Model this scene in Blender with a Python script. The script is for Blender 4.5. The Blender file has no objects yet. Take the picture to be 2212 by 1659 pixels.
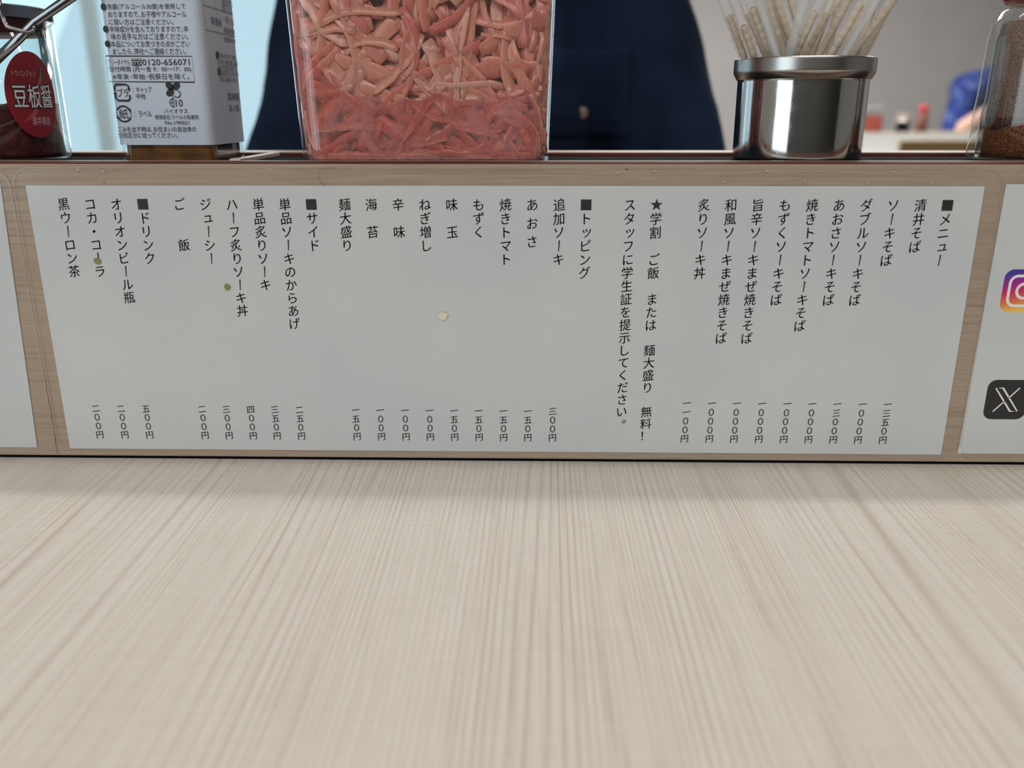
import bpy, bmesh, math, random
from mathutils import Vector, Matrix, noise
R = random.Random(7)
C = bpy.context.scene.collection
S = bpy.context.scene
PI = math.pi

# ------------------------------------------------------------------ camera
CP = Vector((0.01325, -0.38365, 0.16312)); PITCH, YAW, ROLL, FPX = 0.30956, 0.02086, -0.00073, 1850.0
cam = bpy.data.cameras.new('camera'); co = bpy.data.objects.new('camera', cam); C.objects.link(co)
co.location = CP
co.rotation_euler = (Matrix.Rotation(YAW, 3, 'Z') @ Matrix.Rotation(PI/2 - PITCH, 3, 'X') @ Matrix.Rotation(ROLL, 3, 'Z')).to_euler()
cam.sensor_width = 36; cam.lens = FPX/2212*36; cam.clip_start = 0.01; cam.clip_end = 60
cam.dof.use_dof = True; cam.dof.focus_distance = 0.402; cam.dof.aperture_fstop = 6.8
S.camera = co
S.view_settings.view_transform = 'Standard'; S.view_settings.look = 'None'
S.view_settings.gamma = 1; S.view_settings.use_curve_mapping = False; S.view_settings.exposure = 0.0
S.cycles.max_bounces = 10; S.cycles.transparent_max_bounces = 24
S.cycles.caustics_reflective = False; S.cycles.caustics_refractive = False
S.cycles.sample_clamp_indirect = 6
# ------------------------------------------------------------------ daylight
w = bpy.data.worlds.new('world'); S.world = w; w.use_nodes = True
w.node_tree.nodes['Background'].inputs[0].default_value = (0.60, 0.86, 0.99, 1)
w.node_tree.nodes['Background'].inputs[1].default_value = 1.22
def area(name, loc, rot, sx, sy, power, col):
    l = bpy.data.lights.new(name, 'AREA'); l.shape = 'RECTANGLE'; l.size = sx; l.size_y = sy
    l.energy = power; l.color = col
    o = bpy.data.objects.new(name, l); C.objects.link(o); o.location = loc; o.rotation_euler = rot
    return o
WARM = (1.0, 0.965, 0.92); COOL = (0.80, 0.92, 1.0)
area('lamp_light', (0.2, -2.3, 1.66), (0, 0, 0), 3.0, 1.4, 50, WARM)             # added fill panel behind the diner, brightens the board front
area('lamp_light', (0.0, 0.42, 1.66), (0, 0, 0), 2.2, 0.10, 8.5, WARM)         # strip lamp over the counter
area('lamp_light', (0.8, 3.4, 1.66), (0, 0, 0), 2.6, 1.2, 118, (1, 0.985, 0.97))  # panel over the far tables
area('daylight', (-1.95, -2.2, 0.55), (0, -PI/2, 0), 1.5, 1.9, 26, COOL)       # side window daylight
area('daylight', (-2.6, 5.85, 0.55), (-PI/2, 0, 0), 3.0, 2.0, 55, COOL)        # shop front daylight

# ------------------------------------------------------------------ helpers
_rot = Matrix.Rotation(YAW, 3, 'Z') @ Matrix.Rotation(PI/2 - PITCH, 3, 'X') @ Matrix.Rotation(ROLL, 3, 'Z')
def at(px, py, ax, val):
    """photo pixel -> point on the plane axis=val"""
    d = _rot @ Vector(((px-1106)/FPX, -(py-829.5)/FPX, -1)); t = (val-CP[ax])/d[ax]
    return CP + d*t
def mat(name, col=(.5,.5,.5), rough=.5, metal=0, spec=.5, **k):
    m = bpy.data.materials.new(name); m.use_nodes = True
    b = m.node_tree.nodes['Principled BSDF']
    b.inputs['Base Color'].default_value = (*col, 1); b.inputs['Roughness'].default_value = rough
    b.inputs['Metallic'].default_value = metal; b.inputs['Specular IOR Level'].default_value = spec
    for kk, v in k.items(): b.inputs[kk.replace('_', ' ')].default_value = v
    return m
class NT:
    def __init__(s, m): s.m = m; s.t = m.node_tree; s.n = s.t.nodes; s.l = s.t.links; s.b = s.n.get('Principled BSDF')
    def node(s, typ, **kw):
        nd = s.n.new(typ)
        for k, v in kw.items():
            if k[0] == '_': nd.inputs[k[1:].replace('_', ' ')].default_value = v
            else: setattr(nd, k, v)
        return nd
    def link(s, a, b): s.l.new(a, b)
    def coords(s, scale, kind='Object', rot=(0,0,0)):
        tc = s.node('ShaderNodeTexCoord'); mp = s.node('ShaderNodeMapping')
        mp.inputs['Scale'].default_value = scale; mp.inputs['Rotation'].default_value = rot
        s.link(tc.outputs[kind], mp.inputs[0]); return mp.outputs[0]
    def noise(s, vec, scale=1, detail=4, rough=.5, dist=0):
        n = s.node('ShaderNodeTexNoise', _Scale=scale, _Detail=detail, _Roughness=rough, _Distortion=dist)
        s.link(vec, n.inputs['Vector']); return n.outputs['Fac']
    def ramp(s, fac, stops):
        r = s.node('ShaderNodeValToRGB'); e = r.color_ramp.elements
        while len(e) < len(stops): e.new(.5)
        for i, (p, c) in enumerate(stops): e[i].position = p; e[i].color = (*c, 1) if len(c) == 3 else c
        s.link(fac, r.inputs[0]); return r.outputs[0]
    def mixc(s, fac, a, b, mode='MIX'):
        m = s.node('ShaderNodeMix', data_type='RGBA', blend_type=mode)
        for v, i in ((fac, 0), (a, 6), (b, 7)):
            if isinstance(v, (int, float)): m.inputs[i].default_value = v
            elif isinstance(v, tuple): m.inputs[i].default_value = (*v, 1)
            else: s.link(v, m.inputs[i])
        return m.outputs[2]
    def bump(s, h, strength=.2, dist=.001):
        b = s.node('ShaderNodeBump', _Strength=strength, _Distance=dist); s.link(h, b.inputs['Height'])
        s.link(b.outputs[0], s.b.inputs['Normal']); return b
def shell(name, tint=(1,1,1), body=0.0, bodycol=(1,1,1), rough=.02, ior=1.45, gloss=1.0, facing=None):
    """thin clear sheet: see-through with Fresnel gloss, and `body` share of milky diffuse"""
    m = bpy.data.materials.new(name); m.use_nodes = True; t = NT(m); t.n.remove(t.b)
    out = t.n['Material Output']; tr = t.node('ShaderNodeBsdfTransparent'); tr.inputs[0].default_value = (*tint, 1)
    gl = t.node('ShaderNodeBsdfGlossy', _Roughness=rough); gl.inputs[0].default_value = (gloss, gloss, gloss, 1)
    df = t.node('ShaderNodeBsdfDiffuse'); df.inputs[0].default_value = (*bodycol, 1)
    tl = t.node('ShaderNodeBsdfTranslucent'); tl.inputs[0].default_value = (*bodycol, 1)
    dd = t.node('ShaderNodeMixShader'); dd.inputs[0].default_value = .4; t.link(df.outputs[0], dd.inputs[1]); t.link(tl.outputs[0], dd.inputs[2])
    fr = t.node('ShaderNodeFresnel', _IOR=ior); gm = t.node('ShaderNodeNewGeometry'); mi_ = t.node('ShaderNodeMix'); mi_.inputs[2].default_value = ior; mi_.inputs[3].default_value = 1/ior
    t.link(gm.outputs['Backfacing'], mi_.inputs[0]); t.link(mi_.outputs[0], fr.inputs[0])      # same gloss from both sides of the thin wall
    a = t.node('ShaderNodeMixShader'); a.inputs[0].default_value = body
    t.link(tr.outputs[0], a.inputs[1]); t.link(dd.outputs[0], a.inputs[2])
    b = t.node('ShaderNodeMixShader'); t.link(fr.outputs[0], b.inputs[0]); t.link(a.outputs[0], b.inputs[1]); t.link(gl.outputs[0], b.inputs[2])
    t.link(b.outputs[0], out.inputs[0]); m['mixer'] = 1
    t.a = a; t.gl = gl; t.df = df; t.tl = tl; t.fr = fr
    return m, t

def mesh_obj(name, bm, m, parent=None, smooth=False):
    me = bpy.data.meshes.new(name); bm.to_mesh(me); bm.free()
    return data_obj(name, me, m, parent, smooth)
def data_obj(name, me, m, parent=None, smooth=False):
    if m is not None:
        me.materials.clear()
        for x in (m if isinstance(m, (list, tuple)) else [m]): me.materials.append(x)
    if smooth:
        for p in me.polygons: p.use_smooth = True
    o = bpy.data.objects.new(name, me); C.objects.link(o)
    if parent: o.parent = parent; o.matrix_parent_inverse = parent_inv(parent)
    return o
def parent_inv(p):
    m = Matrix.Translation(p.location)
    return m.inverted()          # things built in world coordinates under an Empty at their base
def tag(o, label=None, cat=None, group=None, kind=None):
    for k, v in (('label', label), ('category', cat), ('group', group), ('kind', kind)):
        if v: o[k] = v
    return o
def thing(name, label, cat, loc=(0,0,0), group=None):
    o = bpy.data.objects.new(name, None); C.objects.link(o); o.location = loc; o.empty_display_size = .02
    return tag(o, label, cat, group)
def struct(name, bm, m, parent=None):
    o = mesh_obj(name, bm, m, parent); o['kind'] = 'structure'; return o
def box(bm, x0, x1, y0, y1, z0, z1, bev=0, mi=0):
    vs = [bm.verts.new((x, y, z)) for x in (x0, x1) for y in (y0, y1) for z in (z0, z1)]
    fs = []
    for idx in ((0,1,3,2), (4,6,7,5), (0,4,5,1), (2,3,7,6), (0,2,6,4), (1,5,7,3)):
        f = bm.faces.new([vs[i] for i in idx]); f.material_index = mi; fs.append(f)
    if bev:
        es = list({e for f in fs for e in f.edges})
        bmesh.ops.bevel(bm, geom=es, offset=bev, segments=2, profile=.6, affect='EDGES')
    return bm
def nb(*a, **k): return box(bmesh.new(), *a, **k)
def frame_of(d):
    d = d.normalized(); u = Vector((0,0,1)) if abs(d.z) < .9 else Vector((1,0,0))
    a = d.cross(u).normalized(); return a, d.cross(a).normalized()
def tube(bm, pts, rad, n=10, flat=1.0, cap=True, closed=False, up=None):
    pts = [Vector(p) for p in pts]; rings = []
    a = None
    for i, p in enumerate(pts):
        q0 = pts[i-1] if (i > 0 or closed) else p; q1 = pts[(i+1) % len(pts)] if (i < len(pts)-1 or closed) else p
        d = (q1-q0)
        if d.length < 1e-9: d = Vector((0,0,1))
        d.normalize()
        if a is None:
            a, b = frame_of(d)
            if up is not None:
                b = (Vector(up) - d*d.dot(Vector(up))).normalized(); a = b.cross(d)
        else:
            a = (a - d*a.dot(d)).normalized(); b = d.cross(a).normalized()
        r = rad[i] if isinstance(rad, (list, tuple)) else rad
        rings.append([bm.verts.new(p + a*math.cos(t)*r + b*math.sin(t)*r*flat) for t in [2*PI*k/n for k in range(n)]])
    m = len(rings)
    for i in range(m if closed else m-1):
        r0, r1 = rings[i], rings[(i+1) % m]
        for k in range(n): bm.faces.new((r0[k], r0[(k+1) % n], r1[(k+1) % n], r1[k]))
    if cap and not closed:
        bm.faces.new(rings[0][::-1]); bm.faces.new(rings[-1])
    return bm
def lathe(bm, prof, cx, cy, n=48, close=True):
    rings = []
    for r, z in prof:
        if r < 1e-6: rings.append([bm.verts.new((cx, cy, z))])
        else: rings.append([bm.verts.new((cx+r*math.cos(2*PI*k/n), cy+r*math.sin(2*PI*k/n), z)) for k in range(n)])
    for a, b in zip(rings, rings[1:]):
        for k in range(n):
            k2 = (k+1) % n
            if len(a) == 1 and len(b) == 1: continue
            if len(a) == 1: bm.faces.new((a[0], b[k2], b[k]))
            elif len(b) == 1: bm.faces.new((a[k], a[k2], b[0]))
            else: bm.faces.new((a[k], a[k2], b[k2], b[k]))
    return bm
def rrect(cx, cy, hx, hy, r, n=6):
    out = []
    for sx, sy, a0 in ((1,1,0), (-1,1,PI/2), (-1,-1,PI), (1,-1,3*PI/2)):
        for k in range(n+1):
            a = a0 + PI/2*k/n; out.append((cx+sx*(hx-r)+r*math.cos(a), cy+sy*(hy-r)+r*math.sin(a)))
    return out
def loft(bm, loops, cap0=True, cap1=True, mi=0):
    rings = [[bm.verts.new(p) for p in lp] for lp in loops]
    for a, b in zip(rings, rings[1:]):
        n = len(a)
        for k in range(n): f = bm.faces.new((a[k], a[(k+1) % n], b[(k+1) % n], b[k])); f.material_index = mi
    if cap0: bm.faces.new(rings[0][::-1])
    if cap1: bm.faces.new(rings[-1])
    return bm
def rloop(cx, cy, hx, hy, r, z, n=6): return [(x, y, z) for x, y in rrect(cx, cy, hx, hy, r, n)]

# ---- lettering: glyph outlines from Blender's own built-in font
_dg = bpy.context.evaluated_depsgraph_get
def glyphs(strings, off=0.0, res=3):
    obs = {}
    for s in set(strings):
        cu = bpy.data.curves.new('glyph', 'FONT'); cu.body = s; cu.size = 1; cu.resolution_u = res; cu.offset = off
        o = bpy.data.objects.new('glyph', cu); C.objects.link(o); obs[s] = o
    bpy.context.view_layer.update(); dg = _dg(); out = {}
    for s, o in obs.items():
        ev = o.evaluated_get(dg); me = ev.to_mesh()
        out[s] = ([(v.co.x, v.co.y) for v in me.vertices], [tuple(p.vertices) for p in me.polygons]) if me else ([], [])
        ev.to_mesh_clear()
    for o in obs.values(): cu = o.data; bpy.data.objects.remove(o); bpy.data.curves.remove(cu)
    return out
class Print:
    """flat print on a surface: collects outlines in (u, v), maps them with fn(u, v) -> point"""
    def __init__(s, fn): s.fn = fn; s.bm = bmesh.new()
    def add(s, vs, fs, layer=0):
        b = [s.bm.verts.new(s.fn(u, v, layer)) for u, v in vs]
        for f in fs:
            try: s.bm.faces.new([b[i] for i in f])
            except ValueError: pass
    def line(s, pts, wd, closed=False, layer=0):
        n = len(pts); L, Rr = [], []
        for i in range(n):
            p0 = pts[i-1] if (i or closed) else pts[i]; p1 = pts[(i+1) % n] if (i < n-1 or closed) else pts[i]
            dx, dy = p1[0]-p0[0], p1[1]-p0[1]; q = math.hypot(dx, dy) or 1
            w_ = wd[i] if isinstance(wd, (list, tuple)) else wd
            k = w_/2
            if closed or 0 < i < n-1:   # mitre
                a = (pts[i][0]-p0[0], pts[i][1]-p0[1]); la = math.hypot(*a) or 1
                c = abs((a[0]*dx+a[1]*dy)/(la*q)); k = w_/2/max(c, .5)
            L.append((pts[i][0]-dy/q*k, pts[i][1]+dx/q*k)); Rr.append((pts[i][0]+dy/q*k, pts[i][1]-dx/q*k))
        m = n if closed else n-1
        s.add(L+Rr, [(i, n+i, n+(i+1) % n, (i+1) % n) for i in range(m)], layer)
    def poly(s, pts, layer=0): s.add(pts, [tuple(range(len(pts)))], layer)
    def disc(s, x, y, r, r2=None, n=20, layer=0): s.poly([(x+r*math.cos(2*PI*k/n), y+(r2 or r)*math.sin(2*PI*k/n)) for k in range(n)], layer)
    def ring(s, x, y, r, wd, a0=0, a1=360, n=24, r2=None, layer=0):
        full = a1-a0 >= 360
        pts = [(x+r*math.cos(math.radians(a0+(a1-a0)*k/n)), y+(r2 or r)*math.sin(math.radians(a0+(a1-a0)*k/n))) for k in range(n if full else n+1)]
        s.line(pts, wd, closed=full, layer=layer)
    def text(s, g, x0, x1, y0, y1, layer=0, ink=True):
        """fit glyph mesh g's ink box to the rectangle"""
        vs, fs = g
        if not vs: return
        a0 = min(v[0] for v in vs); a1 = max(v[0] for v in vs); b0 = min(v[1] for v in vs); b1 = max(v[1] for v in vs)
        kx = (x1-x0)/(a1-a0); ky = (y1-y0)/max(b1-b0, 1e-6)
        s.add([(x0+(v[0]-a0)*kx, y0+(v[1]-b0)*ky) for v in vs], fs, layer)
    def obj(s, name, m, parent): 
        bmesh.ops.recalc_face_normals(s.bm, faces=s.bm.faces)
        return mesh_obj(name, s.bm, m, parent)

# ------------------------------------------------------------------ materials
def wood(name, c0, c1, c2, axis, lines=420, slow=2.2, rough=.42, bumpy=.25, warp=.002, fine=1500):
    """axis: direction the grain runs along; lines vary across it"""
    m = mat(name, c0, rough, spec=.35); t = NT(m)
    sc = [lines, lines, lines]; sc['XYZ'.index(axis)] = slow
    tc = t.node('ShaderNodeTexCoord'); w0 = t.node('ShaderNodeTexNoise', _Scale=6, _Detail=2)
    wm = t.node('ShaderNodeMapping'); wm.inputs['Scale'].default_value = [1.4 if a != axis else .9 for a in 'XYZ']
    t.link(tc.outputs['Object'], wm.inputs[0]); t.link(wm.outputs[0], w0.inputs['Vector'])
    sub = t.node('ShaderNodeVectorMath', operation='SUBTRACT'); sub.inputs[1].default_value = (.5,.5,.5); t.link(w0.outputs['Color'], sub.inputs[0])
    scl = t.node('ShaderNodeVectorMath', operation='SCALE'); scl.inputs['Scale'].default_value = warp*8; t.link(sub.outputs[0], scl.inputs[0])
    add = t.node('ShaderNodeVectorMath', operation='ADD'); t.link(tc.outputs['Object'], add.inputs[0]); t.link(scl.outputs[0], add.inputs[1])
    def mp(s):
        q = t.node('ShaderNodeMapping'); q.inputs['Scale'].default_value = s; t.link(add.outputs[0], q.inputs[0]); return q.outputs[0]
    a = t.noise(mp(sc), 1, 3, .6)
    s2 = [lines*.07]*3; s2['XYZ'.index(axis)] = slow*.3
    b = t.noise(mp(s2), 1, 2, .5)
    s3 = [fine]*3; s3['XYZ'.index(axis)] = 26
    f = t.noise(mp(s3), 1, 2, .5)
    col = t.ramp(a, [(.36, c0), (.54, c1), (.66, c2)])
    soft = t.ramp(b, [(.40, (0,0,0)), (.62, (1,1,1))])
    cal = t.mixc(.22, c0, c1)
    mx = t.mixc(soft, t.mixc(.35, cal, col), col)
    fin = t.mixc(.14, mx, t.ramp(f, [(.35, (.45,.40,.36)), (.6, (1,1,1))]), 'MULTIPLY')
    t.link(fin, t.b.inputs['Base Color'])
    t.bump(f, bumpy, .0003)
    return m, t
TABLE, tt = wood('pale_ash_table', (.80,.765,.70), (.775,.725,.655), (.67,.60,.53), 'Y', lines=560, slow=.9, rough=.38, fine=1400, warp=.0007)
# growth-ring lines: thin and quasi-periodic, spacing and depth drifting across the top
tcx = tt.node('ShaderNodeTexCoord'); wob = tt.noise(tt.coords((26, 4.5, 1)), 1, 2, .5)
sx_ = tt.node('ShaderNodeSeparateXYZ'); tt.link(tcx.outputs['Object'], sx_.inputs[0])
def mth(op, a, b=None):
    n = tt.node('ShaderNodeMath', operation=op)
    for i, v in enumerate((a, b)):
        if v is None: continue
        if isinstance(v, (int, float)): n.inputs[i].default_value = v
        else: tt.link(v, n.inputs[i])
    return n.outputs[0]
drift = tt.noise(tt.coords((13, .25, 1)), 1, 1, .5)
ph = mth('ADD', mth('ADD', mth('MULTIPLY', sx_.outputs['X'], 2300), mth('MULTIPLY', drift, 230)), mth('MULTIPLY', wob, 3.2))
ring = mth('POWER', mth('ADD', mth('MULTIPLY', mth('SINE', ph), .5), .5), 5)
amp = tt.ramp(tt.noise(tt.coords((55, 1.2, 1)), 1, 2, .6), [(.36, (.10,.10,.10)), (.62, (.62,.62,.62))])
src = tt.b.inputs['Base Color'].links[0].from_socket
tt.link(tt.mixc(mth('MULTIPLY', ring, amp), src, (.50,.405,.335)), tt.b.inputs['Base Color'])
# faint cross ripple of the veneer
cr = tt.noise(tt.coords((40, 420, 1)), 1, 2, .5)
src = tt.b.inputs['Base Color'].links[0].from_socket
tt.link(tt.mixc(.10, src, tt.ramp(cr, [(.4, (.72,.68,.66)), (.6, (1,1,1))]), 'MULTIPLY'), tt.b.inputs['Base Color'])
BOARD, _ = wood('taupe_wood_laminate', (.375,.295,.228), (.32,.248,.188), (.25,.188,.14), 'X', lines=620, slow=5.0, rough=.42, fine=900)
RAIL, _ = wood('pale_wood_edge', (.62,.52,.42), (.52,.42,.33), (.45,.36,.28), 'X', lines=260, slow=3, rough=.4)
CORE = mat('red_brown_edge_band', (.115,.034,.022), .8, spec=.15)
BLACK = mat('black_liner', (.006,.007,.010), .9, spec=.05)
PAPER = mat('menu_paper', (.66,.665,.66), .7, spec=.3)
t = NT(PAPER); pn = t.noise(t.coords((14,14,14)), 1, 3)
t.link(t.ramp(pn, [(.35, (.505,.535,.555)), (.65, (.545,.565,.575))]), t.b.inputs['Base Color'])
INK = mat('black_ink', (.012,.012,.014), .6); INKSOFT = mat('grey_black_ink', (.035,.035,.037), .6)
FILM, _ = shell('laminate_film', (.985,.985,.98), 0.0, rough=.10, ior=1.25, gloss=.8)
SEAM, _ = shell('laminate_rim', (.97,.96,.95), .25, (.80,.74,.66), rough=.15)
GLASS, _ = shell('clear_glass', (.94,.97,.965), 0, rough=.01, ior=1.5)
EDGETINT, _ = shell('edge_refraction_tint', (.28,.36,.38), .10, (.2,.25,.26), rough=.03, ior=1.6)  # dark tint stands in for refraction at the jar's edge
PLASTIC, _ = shell('clear_plastic', (.97,.975,.975), .02, (.9,.92,.93), rough=.03, ior=1.45)
STEEL = mat('brushed_steel', (.56,.56,.55), .10, 1.0)
t = NT(STEEL); n_ = t.noise(t.coords((1,1,1)), 300, 2); t.link(t.ramp(n_, [(.3, (.08,.08,.08)), (.7, (.15,.15,.15))]), t.b.inputs['Roughness'])
STEELRIM = mat('satin_steel_rim', (.42,.41,.39), .28, 1.0)
WIRE = mat('dark_steel_wire', (.20,.20,.22), .25, 1.0)
GREYWALL = mat('grey_plaster', (.50,.49,.485), .9, spec=.1)
t = NT(GREYWALL); t.link(t.ramp(t.noise(t.coords((3,3,3)), 1, 3), [(.3, (.485,.475,.47)), (.7, (.53,.52,.515))]), t.b.inputs['Base Color'])
CEIL = mat('white_ceiling', (.7,.7,.69), .9); FLOORM, _ = wood('brown_floor', (.20,.13,.09), (.15,.10,.07), (.11,.07,.05), 'Y', lines=30)
FRAME = mat('cream_window_frame', (.62,.52,.38), .5)
PANE, _ = shell('window_pane', (.97,.985,.985), 0, rough=.0)
NAVY = mat('navy_cotton', (.010,.019,.046), .9, spec=.1)
t = NT(NAVY); t.link(t.ramp(t.noise(t.coords((6,6,6)), 1, 3), [(.35, (.003,.006,.014)), (.65, (.011,.023,.056))]), t.b.inputs['Base Color'])
SKIN = mat('skin', (.52,.33,.25), .5, Subsurface_Weight=.1); HAIR = mat('black_hair', (.012,.010,.009), .5)
SKIN.node_tree.nodes['Principled BSDF'].inputs['Subsurface Radius'].default_value = (.02,.01,.005)

# ------------------------------------------------------------------ room
X0, X1, Y0, Y1, ZF, ZC = -4.6, 4.6, -3.4, 6.0, -0.74, 1.72
struct('floor', nb(X0, X1, Y0, Y1, ZF-.05, ZF), FLOORM)
struct('ceiling', nb(X0, X1, Y0, Y1, ZC, ZC+.05), CEIL)
struct('wall_right', nb(X1, X1+.1, Y0, Y1, ZF, ZC), GREYWALL)
struct('wall_front', nb(X0, X1, Y0-.1, Y0, ZF, ZC), mat('dark_olive_plaster', (.055,.055,.048), .9))
# left wall stands near the diner up to y=.. with the side window, then the shop widens
bm = bmesh.new()
box(bm, -2.1, -2.0, Y0, -3.3, ZF, ZC); box(bm, -2.1, -2.0, -1.15, 0.4, ZF, ZC)
box(bm, -2.1, -2.0, -3.3, -1.15, ZF, -.25); box(bm, -2.1, -2.0, -3.3, -1.15, 1.45, ZC); box(bm, X0, -2.1, 0.3, 0.4, ZF, ZC)
struct('wall_left', bm, GREYWALL)
bm = bmesh.new(); box(bm, X0-.1, X0, .4, 1.5, ZF, ZC); box(bm, X0-.1, X0, 4.3, Y1, ZF, ZC); box(bm, X0-.1, X0, 1.5, 4.3, ZF, -.5); box(bm, X0-.1, X0, 1.5, 4.3, 1.5, ZC); struct('wall_left_far', bm, GREYWALL)
bm = bmesh.new()    # back wall with the shop window opening on its left half
WX0, WX1, WZ0, WZ1 = -4.5, -0.6, -.62, 1.6
box(bm, X0, WX0, Y1, Y1+.12, ZF, ZC); box(bm, WX1, X1, Y1, Y1+.12, ZF, ZC)
box(bm, WX0, WX1, Y1, Y1+.12, ZF, WZ0); box(bm, WX0, WX1, Y1, Y1+.12, WZ1, ZC)
struct('wall_back', bm, GREYWALL)
def window(name, x0, x1, y0, y1, z0, z1, mull, along):
    root = bpy.data.objects.new(name, None); C.objects.link(root); root['kind'] = 'structure'; root.location = (x0, y0, z0)
    def fb(a0, a1, za, zb, nm='window_frame'):
        b = nb(a0, a1, y0, y1, za, zb, .004) if along == 'X' else nb(x0, x1, a0, a1, za, zb, .004)
        mesh_obj(nm, b, FRAME, root)
    lo, hi = (x0, x1) if along == 'X' else (y0, y1)
    fb(lo, hi, z0, z0+.07); fb(lo, hi, z1-.07, z1)
    xs = [lo] + mull + [hi-.09]
    for a in xs: fb(a, a+.09, z0+.07, z1-.07, 'mullion')
    for a, b in zip(xs, xs[1:]):
        if along == 'X': g = nb(a+.09, b, (y0+y1)/2, (y0+y1)/2+.006, z0+.07, z1-.07)
        else: g = nb((x0+x1)/2, (x0+x1)/2+.006, a+.09, b, z0+.07, z1-.07)
        mesh_obj('pane', g, PANE, root)
window('window_1', WX0, WX1, Y1+.02, Y1+.09, WZ0, WZ1, [-3.12, -1.75], 'X')
window('window_2', -2.09, -2.02, -3.3, -1.15, -.25, 1.45, [-2.3], 'Y')
window('window_3', X0-.09, X0-.02, 1.5, 4.3, -.5, 1.5, [2.85], 'Y')
# pale curtain gathered to one side: slanting upper edge, soft folds
bm = bmesh.new(); nx, nz = 70, 24; g = []
for i in range(nx+1):
    u = i/nx; x = -3.32 + 1.9*u; top = .30 + .28*min(1, u/.035) + .97*min(1, max(0, u-.035)/.30)
    g.append([bm.verts.new((x, 5.86 + .010*math.sin(u*11+v*.12) , ZF+.02+(top-ZF-.02)*v/nz)) for v in range(nz+1)])
for i in range(nx):
    for v in range(nz): bm.faces.new((g[i][v], g[i+1][v], g[i+1][v+1], g[i][v+1]))
CURT, _ = shell('sheer_curtain', (.93,.96,.97), .30, (.95,.98,1.0), rough=.6, ior=1.02)
o = mesh_obj('curtain', bm, CURT, None, True)
md = o.modifiers.new('thick', 'SOLIDIFY'); md.thickness = .002
rod = mesh_obj('curtain_rod', tube(bmesh.new(), [(-3.4, 5.86, 1.556), (-1.3, 5.86, 1.556)], .009, 10), FRAME, o); mesh_obj('rod_bracket', nb(-1.36, -1.34, 5.86, 6.02, 1.55, 1.562), FRAME, o); mesh_obj('rod_bracket', nb(-3.36, -3.34, 5.86, 6.02, 1.55, 1.562), FRAME, o)
tag(o, 'pale sheer curtain drawn across the bright shop window behind the square bottle', 'curtain')

# ------------------------------------------------------------------ table and condiment shelf
tb = thing('dining_table', 'pale ash-veneer dining table with fine straight grain under the menu board', 'table', (0, .08, ZF))
mesh_obj('tabletop', nb(-1.1, 1.1, -.40, .50, -.032, 0, .002), TABLE, tb)
mesh_obj('apron', nb(-1.0, 1.0, -.30, .44, -.10, -.033), RAIL, tb)
for sx in (-1, 1):
    for yy in (-.26, .38): mesh_obj('leg', nb(sx*.95-.03, sx*.95+.03, yy-.03, yy+.03, ZF, -.10, .003), RAIL, tb)
HB = .14085
sh = thing('condiment_shelf', 'low wooden condiment trough running along the table behind the menu sheets', 'shelf', (0, .065, 0))
L = 1.05
mesh_obj('front_board', nb(-L, L, 0, .0191, .0025, HB-.0002, .0004), BOARD, sh)
mesh_obj('edge_band', nb(-L, L, .0010, .0190, HB-.0003, HB+.0002), CORE, sh)['label'] = 'thin red-brown strip along the top edge'
mesh_obj('inner_rail', nb(-L, L, .0192, .027, .0018, HB, .0004), RAIL, sh)['label'] = 'pale wooden strip behind the red-brown edge'
mesh_obj('gap_shade_strip', nb(-L, L, .003, .125, 0, .0017), BLACK, sh)  # black strip painting the shade in the gap below the board
mesh_obj('trough_floor', nb(-L, L, .0271, .0938, .105, .1394), BLACK, sh)['label'] = 'black floor of the trough'
mesh_obj('back_band', nb(-L, L, .0940, .1058, .0018, HB+.0001), CORE, sh)
mesh_obj('back_board', nb(-L, L, .1060, .132, .0018, HB, .0004), RAIL, sh)
# divider between square bottle and ginger box
mesh_obj('divider', nb(-.1275, -.1225, .0272, .0938, .1395, HB+.0006, .0003), RAIL, sh)['label'] = 'narrow wooden cross piece between bottle and ginger box'

# ---- laminated sheets on the board front
def pouch(sheet, x0, x1, z0, z1, r=.0085, tilt=0):
    cx, cz = (x0+x1)/2, (z0+z1)/2; pts = rrect(cx, cz, (x1-x0)/2, (z1-z0)/2, r, 8)
    bm = bmesh.new(); f = bm.faces.new([bm.verts.new((x, -.00085, z)) for x, z in pts])
    mesh_obj('laminate_pouch', bm, FILM, sheet)
    bm = bmesh.new(); ins = rrect(cx, cz, (x1-x0)/2-.00035, (z1-z0)/2-.00035, r-.00035, 8)
    A = [bm.verts.new((x, -.0009, z)) for x, z in pts]; B = [bm.verts.new((x, -.0009, z)) for x, z in ins]; D = [bm.verts.new((x, -.0001, z)) for x, z in pts]
    n = len(A)
    for k in range(n):
        bm.faces.new((A[k], A[(k+1) % n], B[(k+1) % n], B[k])); bm.faces.new((A[k], A[(k+1) % n], D[(k+1) % n], D[k]))
    mesh_obj('pouch_rim', bm, SEAM, sheet)
def sheet_mesh(quad):
    bm = bmesh.new(); lo = [(x, -.0001, z) for x, z in quad]; hi = [(x, -.00045, z) for x, z in quad]
    return loft(bm, [lo, hi])
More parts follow.
